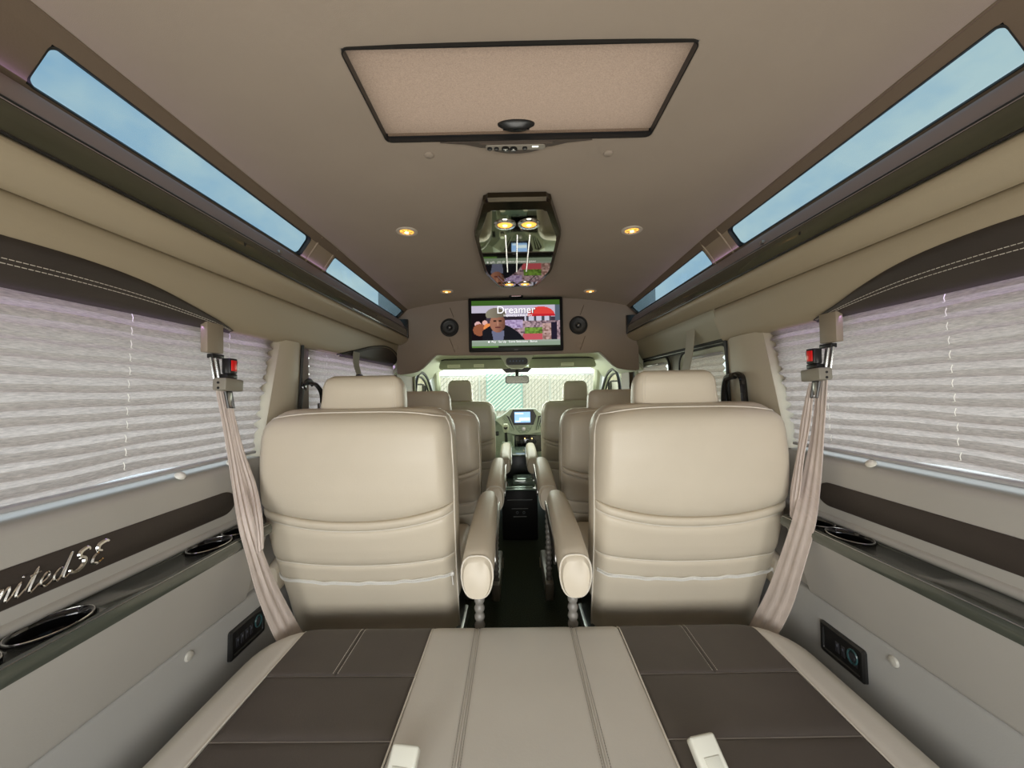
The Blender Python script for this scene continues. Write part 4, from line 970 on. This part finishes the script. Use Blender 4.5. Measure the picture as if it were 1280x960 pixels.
# headliner: from the bulkhead forward to the windscreen top, arched
def hl(u, v):
    x = -.86+1.72*u; y = 2.64+(3.78-2.64)*v; z = interp([(0, .290), (.2, .322), (.6, .330), (.85, .300), (1, .250)], v)-.13*max(0, (abs(x)-.60)/.26)**2-.0
    return (x, y, H+z)
b = B(); b.add(*slab(hl, (0, 0, -1), .03, 30, 14)); b.make('cab_headliner', CABP, cab, ang=70)
b = B(); b.add(*box(-.95, .95, 2.62, 3.80, H+.37, H+.40)); b.add(*box(-.95, .95, 2.62, 2.66, H+.38, H+.72)); b.make('cab_roof', BODY, cab)
for s in (-1, 1):
    # inner side fillet from the bulkhead to the door pillar
    V, F = loft([[(s*x, y, H+z) for x, z in ((.87, .36), (.70, .30), (.76, .24), (.80, .19), (.83, .16), (.87, .13))] for y in (2.66, 3.25)])
    b = B(); b.add(V, F); b.make('header_fillet', CABP, cab)
    # A pillar and windscreen side trim
    P_ = smooth([(s*.795, 3.72, H+.27), (s*.815, 3.84, H+.15), (s*.84, 4.05, H-.02), (s*.87, 4.30, H-.20), (s*.88, 4.5, H-.34)], 5)
    b = B(); b.add(*tube(P_, .045, 10, flat=1)); b.make('windscreen_pillar', CABP, cab)
    # front door with side window: frame bars and glass
    d = thing('door_%d' % (2 if s < 0 else 3), None, None, (s*.9, 3.6, 0), kind='structure')
    b = B(); b.add(*box(min(s*.88, s*.95), max(s*.88, s*.95), 3.16, 4.5, .05, H-.28, .02)); b.make('door_panel', CABG, d)
    Q = [(3.26, -.30), (3.24, -.05), (3.28, .10), (3.40, .175), (3.58, .17), (3.75, .10), (3.98, -.08), (4.2, -.28)]
    b = B(); b.add(*tube(smooth([(s*.862, y, H+z) for y, z in Q], 4), .013, 8)); b.make('door_seal', RUB, d)
    b = B(); b.add(*tube(smooth([(s*.880, y+.02, H+z-.02) for y, z in Q], 4), .012, 8)); b.make('window_channel', CABP, d)
    b = B(); b.add(*tube(smooth([(s*.892, y+.03, H+z-.035) for y, z in Q], 4), .010, 8)); b.make('outer_seal', RUB, d)
    b = B(); b.add(*tube([(s*.90, 3.80, H-.28), (s*.90, 3.76, H+.07)], .012, 6)); b.make('quarter_bar', RUB, d)
    b = B(); b.add(*prismx([(y, H+z) for y, z in Q], min(s*.898, s*.902), max(s*.898, s*.902))); b.make('pane', WSG, d)
    mr = thing('door_mirror', 'black door mirror outside the '+('left' if s < 0 else 'right')+' cab window', 'mirror', (s*1.08, 4.15, H-.12), 'door mirrors')
    b = B(); b.add(*box(min(s*1.0, s*1.2), max(s*1.0, s*1.2), 4.13, 4.22, H-.16, H+.10, .03, 3)); b.make('mirror_housing', BLK, mr)
    b = B(); b.add(*box(min(s*1.02, s*1.18), max(s*1.02, s*1.18), 4.122, 4.131, H-.14, H+.08, .003)); b.make('mirror_glass', SATIN, mr)
    b = B(); b.add(*tube([(s*.93, 4.16, H-.22), (s*1.05, 4.17, H-.16)], .02, 8)); b.make('mirror_arm', BLK, mr)
# windscreen
wn += 1; ws = thing('window_%d' % wn, None, None, (0, 4.1, H), kind='structure')
def wsf(u, v):
    x = (-.80+1.60*u)*(1+.07*v); y = 3.80+.80*v-.10*(2*u-1)**2*(.4+.6*v); return (x, y, H+.235-.58*v)
V, F = grid(wsf, 16, 8); b = B(); b.add(V, F); b.make('pane', WSG, ws)
b = B(); b.add(*tube([wsf(u/16, 0) for u in range(17)], .014, 6)); b.make('upper_trim', CABP, ws)
# sun visors
for s, xa, xb, st in ((-1, -.712, -.078, ((-.575, .115), (-.345, .095))), (1, .108, .722, ((.46, .12),))):
    v = thing('sun_visor', 'pale green-grey sun visor above the '+('driver' if s < 0 else 'passenger')+' side of the windscreen', 'sun visor', ((xa+xb)/2, 3.5, H+.25), 'sun visors')
    def vp(g, y, r): return [(x, y+(.06 if z > .25 else 0), H+z) for x, z in [(q[0], q[1]) for q in rrect((xa+xb)/2, .255, xb-xa-2*g, .100-2*g, r, 5)]]
    b = B(); b.add(*loft([vp(.008, 3.494, .02), vp(0, 3.500, .025), vp(0, 3.514, .025), vp(.008, 3.520, .02)])); b.make('visor_pad', mat('visor_fabric', (.50, .54, .40), .7), v)
    for cx_, w_ in st:
        b = B(); b.add(*box(cx_-w_/2, cx_+w_/2, 3.489, 3.4935, H+.222, H+.252, .001)); q = b.make('warning_label', mat('label_cream', (.70, .74, .55), .6), v)
        b = B()
        for k in range(3): b.add(*box(cx_-w_/2+.012, cx_+w_/2-.012, 3.4885, 3.489, H+.228+k*.007, H+.2305+k*.007))
        b.make('label_lines', mat('label_ink', (.48, .52, .38), .6), q)
    b = B(); b.add(*tube([(xa+.02 if s < 0 else xb-.02, 3.51, H+.29), (xa+.05 if s < 0 else xb-.05, 3.51, H+.297), (xb if s < 0 else xa, 3.51, H+.297)], .006, 6)); b.make('visor_rod', RUB, v)
# overhead console, mirror
oc_ = thing('overhead_console', 'overhead cab console with dark switch panel between the sun visors', 'console', (0, 3.45, H+.28))
b = B(); b.add(*loft([[(x, y, H+z) for x, z in ((-.15, .315), (.15, .315), (.10, .235), (.05, .20), (-.05, .20), (-.10, .235))] for y in (3.38, 3.48)])); b.make('housing', CABP, oc_)
b = B(); b.add(*loft([[(x, y, H+z) for x, z in rrect(0, .262, .19, .062, .025, 4)] for y in (3.368, 3.382)])); b.make('switch_panel', BLK, oc_)
for k in range(5):
    b = B(); b.add(*box(-.065+k*.028, -.053+k*.028, 3.364, 3.369, H+.258, H+.270, .001)); b.make('switch', mat('switch_blue', (.10, .14, .25), .4), oc_)
rm = thing('rearview_mirror', 'rearview mirror hanging below the overhead cab console', 'mirror', (0, 3.45, H+.15))
b = B(); b.add(*loft([[(x, y, H+z) for x, z in ((-.14, .208), (.14, .212), (.10, .172), (-.10, .168))] for y in (3.50, 3.56)])); b.add(*tube([(0, 3.52, H+.20), (0, 3.47, H+.12)], .016, 8)); b.make('mount', BLK, rm)
b = B(); b.add(*loft([[(x, y, H+z) for x, z in rrect(0, .103, .212, .070, .022, 5)] for y in (3.452, 3.470)])); b.make('mirror_case', BLK, rm)
b = B(); b.add(*loft([[(x, y, H+z) for x, z in rrect(0, .103, .200, .060, .018, 5)] for y in (3.449, 3.4525)])); b.make('mirror_glass', mat('mirror_face', (.20, .20, .165), .25, metal=.9), rm)

# dashboard
db = thing('dashboard', 'pale grey-green dashboard across the cab with a central screen stack', 'dashboard', (0, 4.1, H-.4))
def df(u, v):
    x = -.86+1.72*u; a = v
    y = interp([(0, 3.98), (.3, 3.97), (.6, 4.02), (1, 4.62)], a); z = interp([(0, -.70), (.35, -.42), (.6, -.31), (.72, -.285), (1, -.30)], a)
    return (x, y, H+z)
b = B(); b.add(*slab(df, (0, -1, .3), .05, 20, 14)); b.make('dash_body', DASH, db, ang=60)
# centre cluster housing (hexagonal with wings)
cx_ = .055
hexo = [(-.235, -.292), (-.115, -.215), (-.075, -.180), (.185, -.180), (.225, -.215), (.315, -.270), (.305, -.345), (.225, -.425), (.12, -.447), (-.02, -.447), (-.115, -.425), (-.175, -.345)]
b = B(); b.add(*loft([[(x, y, H+z) for x, z in [(cx_+(p[0]-cx_)*k, -.32+(p[1]+.32)*k) for p in hexo]] for k, y in ((1, 4.05), (1, 3.935), (.96, 3.915), (.93, 3.915))])); b.make('centre_cluster', mat('cluster_trim', (.52, .58, .48), .4), db, ang=30)
b = B(); b.add(*loft([[(x, y, H+z) for x, z in ((-.078, -.255), (-.045, -.190), (.160, -.190), (.192, -.255), (.160, -.345), (-.040, -.345))] for y in (3.918, 3.905)])); bz = b.make('screen_bezel', BLK, db)
b = B(); b.add(*box(-.030, .130, 3.902, 3.906, H-.320, H-.212)); q = b.make('display', mat('display_blue', (.2, .4, .8), .4, emis=(.30, .50, .95), estr=1.1), bz)
b = B(); b.add(*box(-.025, .06, 3.9012, 3.902, H-.235, H-.222)); b.add(*box(.02, .125, 3.9012, 3.902, H-.300, H-.270)); b.add(*box(-.02, .03, 3.9012, 3.902, H-.315, H-.300)); b.make('display_graphics', mat('display_pale', (.7, .85, 1), .4, emis=(.75, .88, 1), estr=1.0), q)
b = B(); b.add(*loft([[(x, y, H+z) for x, z in ((-.030, -.352), (.150, -.352), (.135, -.395), (.095, -.428), (.02, -.428), (-.012, -.395))] for y in (3.918, 3.907)])); cpn = b.make('control_face', CABG, db)
b = B(); b.add(*lathe((.06, 3.907, H-.385), [(.022, 0), (.021, .012), (.012, .014), (0, .014)], axis=(0, -1, 0), n=18)); b.make('volume_knob', SATIN, cpn)
for x_, z_ in ((-.005, -.365), (.015, -.395), (.105, -.395), (.125, -.365), (.03, -.415), (.09, -.415)):
    b = B(); b.add(*box(x_-.011, x_+.011, 3.902, 3.908, H+z_-.006, H+z_+.006, .002)); b.make('control_button', DASH, cpn)
for s in (-1, 1):
    q = [(-.155, -.268), (-.125, -.235), (-.085, -.262), (-.035, -.395), (-.060, -.405), (-.12, -.33)] if s < 0 else [(.205, -.395), (.18, -.40), (.205, -.26), (.25, -.25), (.285, -.28), (.255, -.345)]
    b = B(); b.add(*ext(P(q), 3.912, 3.918)); vt = b.make('air_vent', BLK, db)
    for k in range(4):
        u = k/3; a0 = (q[0][0]+(q[1][0]-q[0][0])*u, q[0][1]+(q[1][1]-q[0][1])*u) if s < 0 else (q[2][0]+(q[4][0]-q[2][0])*u, q[2][1]+(q[4][1]-q[2][1])*u)
        c0 = (q[4][0]+.02*u, q[4][1]) if s < 0 else (q[1][0]+(q[5][0]-q[1][0])*u*.7, q[1][1]+.02*u)
        b = B(); b.add(*tube([(a0[0], 3.908, H+a0[1]), (c0[0], 3.908, H+c0[1])], .006, 6)); b.make('vent_slat', DASH, vt)
# lower centre stack
b = B(); b.add(*box(-.03, .245, 3.93, 4.05, H-.62, H-.455, .01)); cs = b.make('climate_stack', BLKG, db)
for x_ in (.025, .09, .155):
    b = B(); b.add(*lathe((x_+.015, 3.93, H-.520), [(.024, 0), (.022, .014), (.014, .016), (0, .016)], axis=(0, -1, 0), n=18)); b.make('climate_knob', BLK, cs)
for x_ in (.072, .144):
    b = B(); b.add(*box(x_-.006, x_+.006, 3.925, 3.931, H-.490, H-.480)); b.make('amber_light', mat('amber_dot', (1, .6, .3), .4, emis=(1, .6, .25), estr=2.5), cs)
b = B(); b.add(*box(-.055, -.035, 3.90, 4.05, H-.63, H-.45, .006)); b.add(*box(.25, .27, 3.90, 4.05, H-.63, H-.45, .006)); b.make('stack_side_trim', DASH, db)
# gear lever
gl = thing('gear_lever', 'black topped gear lever left of the centre stack', 'gear lever', (-.12, 3.75, H-.5))
b = B(); b.add(*loft([[(x, y, H-z) for x, y in rrect(-.115, yy, w_, d_, .02, 3)] for z, w_, d_, yy in ((.72, .14, .16, 3.84), (.55, .12, .12, 3.82), (.50, .08, .08, 3.80))])); b.make('lever_base', mat('lever_base_pale', (.45, .52, .42), .4), gl)
b = B(); b.add(*tube([(-.115, 3.80, H-.50), (-.118, 3.76, H-.38)], .014, 8)); b.make('lever_stem', BLK, gl)
b = B(); b.add(*lathe((-.118, 3.76, H-.355), [(0, -.05), (.02, -.045), (.030, -.015), (.032, .015), (.022, .036), (0, .042)], axis=(0, -.2, 1), n=18)); q = b.make('lever_knob', CABP, gl)
b = B(); b.add(*lathe((-.118, 3.735, H-.350), [(.020, -.012), (.021, .0), (.015, .007), (0, .008)], axis=(0, -1, .3), n=16)); b.make('knob_inlay', BLK, q)
# steering wheel
sw = thing('steering_wheel', 'grey steering wheel in front of the driver seat', 'steering wheel', (-.42, 3.72, H-.36))
R_ = Matrix.Rotation(radians(-24), 3, 'X'); c = Vector((-.42, 3.66, H-.36))
b = B(); b.add(*tube([c+R_@Vector((.19*cos(a), 0, .19*sin(a))) for a in [2*pi*k/40 for k in range(40)]], .017, 10, closed=True)); b.make('rim', mat('wheel_leather', (.20, .22, .18), .4), sw)
b = B(); b.add(*lathe(c+Vector((0, .01, 0)), [(.075, .02), (.075, -.01), (.05, -.025), (0, -.028)], axis=R_@Vector((0, 1, 0)), n=24)); b.make('hub', CABG, sw)
for a in (0, 180, 270):
    b = B(); b.add(*tube([c+R_@Vector((.06*cos(radians(a)), 0, .06*sin(radians(a)))), c+R_@Vector((.18*cos(radians(a)), 0, .18*sin(radians(a))))], .016, 8, flat=.5)); b.make('spoke', CABG, sw)
b = B(); b.add(*tube([(-.42, 3.72, H-.37), (-.42, 4.0, H-.45)], .035, 10)); b.make('column', CABG, sw)
ic = B(); ic.add(*loft([[(x, y, H+z) for x, z in rrect(-.42, -.26, .40, .13, .06, 6)] for y in (3.93, 4.15)])); ic.make('instrument_hood', DASH, db)
b = B(); b.add(*box(-.225, -.195, 3.90, 3.97, H-.45, H-.41, .004)); b.make('side_pocket', BLK, db)

# floor console between the cab seats
fc = thing('floor_console', 'black floor console with cup tray at the front end of the aisle', 'floor console', (0, 3.1, 0))
b = B(); b.add(*box(-.135, .135, 2.92, 3.75, .005, H-.752, .012)); b.make('console_body', mat('console_black', (.012, .012, .012), .45, spec=.2), fc)
b = B(); b.add(*box(-.145, .145, 2.90, 3.32, H-.752, H-.738, .005)); tr_ = b.make('tray_top', mat('tray_gloss', (.06, .085, .07), .15, coat=.6), fc)
b = B(); b.add(*box(-.145, .145, 2.895, 2.905, H-.745, H-.733, .003)); b.add(*box(-.10, .10, 2.93, 2.945, H-.736, H-.725, .003)); b.make('tray_edge', mat('edge_pale', (.45, .58, .50), .2, metal=.5), tr_)
b = B(); b.add(*box(-.05, .12, 3.0, 3.24, H-.738, H-.700, .008)); q = b.make('raised_box', mat('tray_gloss2', (.13, .18, .15), .2, coat=.5), fc)
b = B(); b.add(*box(-.02, .10, 3.03, 3.20, H-.701, H-.690, .006)); b.make('box_lid', mat('edge_pale2', (.25, .33, .28), .2, metal=.4), q)
b = B(); b.add(*lathe((-.105, 2.96, H-.738), [(.018, 0), (.018, .035), (.012, .045), (0, .046)], n=14)); b.make('tray_knob', SATIN, fc)
b = B(); b.add(*box(-.12, .12, 3.34, 3.78, H-.76, H-.56, .01)); b.make('rear_cabinet', BLK, fc)
b = B(); b.add(*box(-.13, .13, 3.33, 3.80, H-.565, H-.548, .004)); b.make('cabinet_top', mat('tray_gloss2', (.13, .18, .15), .2, coat=.5), fc)
for z_, w_ in ((-.822, .095), (-.888, .062), (-.948, .050)):
    b = B(); b.add(*box(-.006-w_+.006, w_, 2.914, 2.921, H+z_-.002, H+z_+.002)); b.make('drawer_line', mat('line_grey', (.22, .24, .24), .3), fc)
for x_ in (-.02, .03):
    b = B(); b.add(*lathe((x_, 2.92, H-.918), [(.010, 0), (.010, .003), (.006, .003)], axis=(0, -1, 0), n=12, cap=False)); b.make('socket', mat('line_grey2', (.12, .14, .15), .3), fc)

# ------------------------------------------------------------------ outside
g = B(); g.add(*box(-60, 60, -40, 60, -.62, -.55)); o = g.make('ground', GRND); o['kind'] = 'structure'
FY = 12.0; ft = H+.50; fence = thing('chain_link_fence', 'cream slatted chain link fence with a teal section outside the windscreen', 'fence', (0, FY, -.55))
for k in range(-6, 7):
    x_ = 1.08+k*2.2
    b = B(); b.add(*tube([(x_, FY, -.56), (x_, FY, ft+.04)], .035, 8)); b.make('fence_post', WIRE, fence)
b = B(); b.add(*tube([(-13, FY, ft), (13.5, FY, ft)], .025, 6)); b.make('top_rail', WIRE, fence)
b = B(); step = .155; Wd = 13.0; Ht = ft+.55
k = 0; x_ = -13.0-Ht
while x_ < 13:
    for sgn in (1, -1):
        a0, a1 = x_, x_+Ht
        lo, hi_ = max(a0, -13), min(a1, 13)
        if hi_ > lo:
            zA, zB = -.55+(lo-x_), -.55+(hi_-x_)
            if sgn < 0: zA, zB = ft-(lo-x_), ft-(hi_-x_)
            b.add(*tube([(lo, FY-.02*sgn, zA), (hi_, FY-.02*sgn, zB)], .010, 3))
    x_ += step
o = b.make('wire_mesh', WIRE, fence); o['kind'] = 'stuff'
b = B(); b2 = B(); x_ = -13.0
while x_ < 13:
    teal = -.90 < x_ < .17
    b.add(*box(x_, x_+.066, FY-.012, FY+.012, -.50, ft-.03))
    x_ += .098
o = b.make('privacy_slats', ALU, fence); o['kind'] = 'stuff'
# teal panel with pale diagonal bars, hung in front
tp_ = B(); tp_.add(*box(-.90, .225, FY-.10, FY-.08, H-.60, ft+.05)); tp_.make('teal_panel', TEAL, fence)
b = B()
for k in range(30):
    c0 = -2.6+k*.135
    pts_ = []
    for tt in range(0, 41):
        z = -.60+1.15*tt/40; x = c0+(z+.6)*1.15
        if -.89 < x < .215: pts_.append((x, FY-.112, H+z))
    if len(pts_) > 1: b.add(*tube([pts_[0], pts_[-1]], .028, 4))
o = b.make('diagonal_bars', mat('bar_pale', (.66, .74, .66), .6), fence); o['kind'] = 'stuff'
b = B(); b.add(*box(-14, 14, FY+1.5, FY+1.7, -.55, H+.53)); o = b.make('boundary_wall', mat('wall_cream', (.62, .60, .50), .8), None); tag(o, 'plain pale wall running behind the chain link fence', 'wall')
print('objects', len(bpy.data.objects))

rw = thing('wall_rear', None, None, (0, Y0, H), kind='structure')
b = B(); b.add(*box(-.97, .97, Y0-.05, Y0, H+.02, H+.715)); b.make('rear_light_block', PAN, rw)  # unseen; added to shut out sky light above the low rear opening
b = B(); b.add(*box(-.97, -.80, Y0-.05, Y0, 0, H+.02)); b.make('rear_post', PAN, rw)
b = B(); b.add(*box(.80, .97, Y0-.05, Y0, 0, H+.02)); b.make('rear_post', PAN, rw)
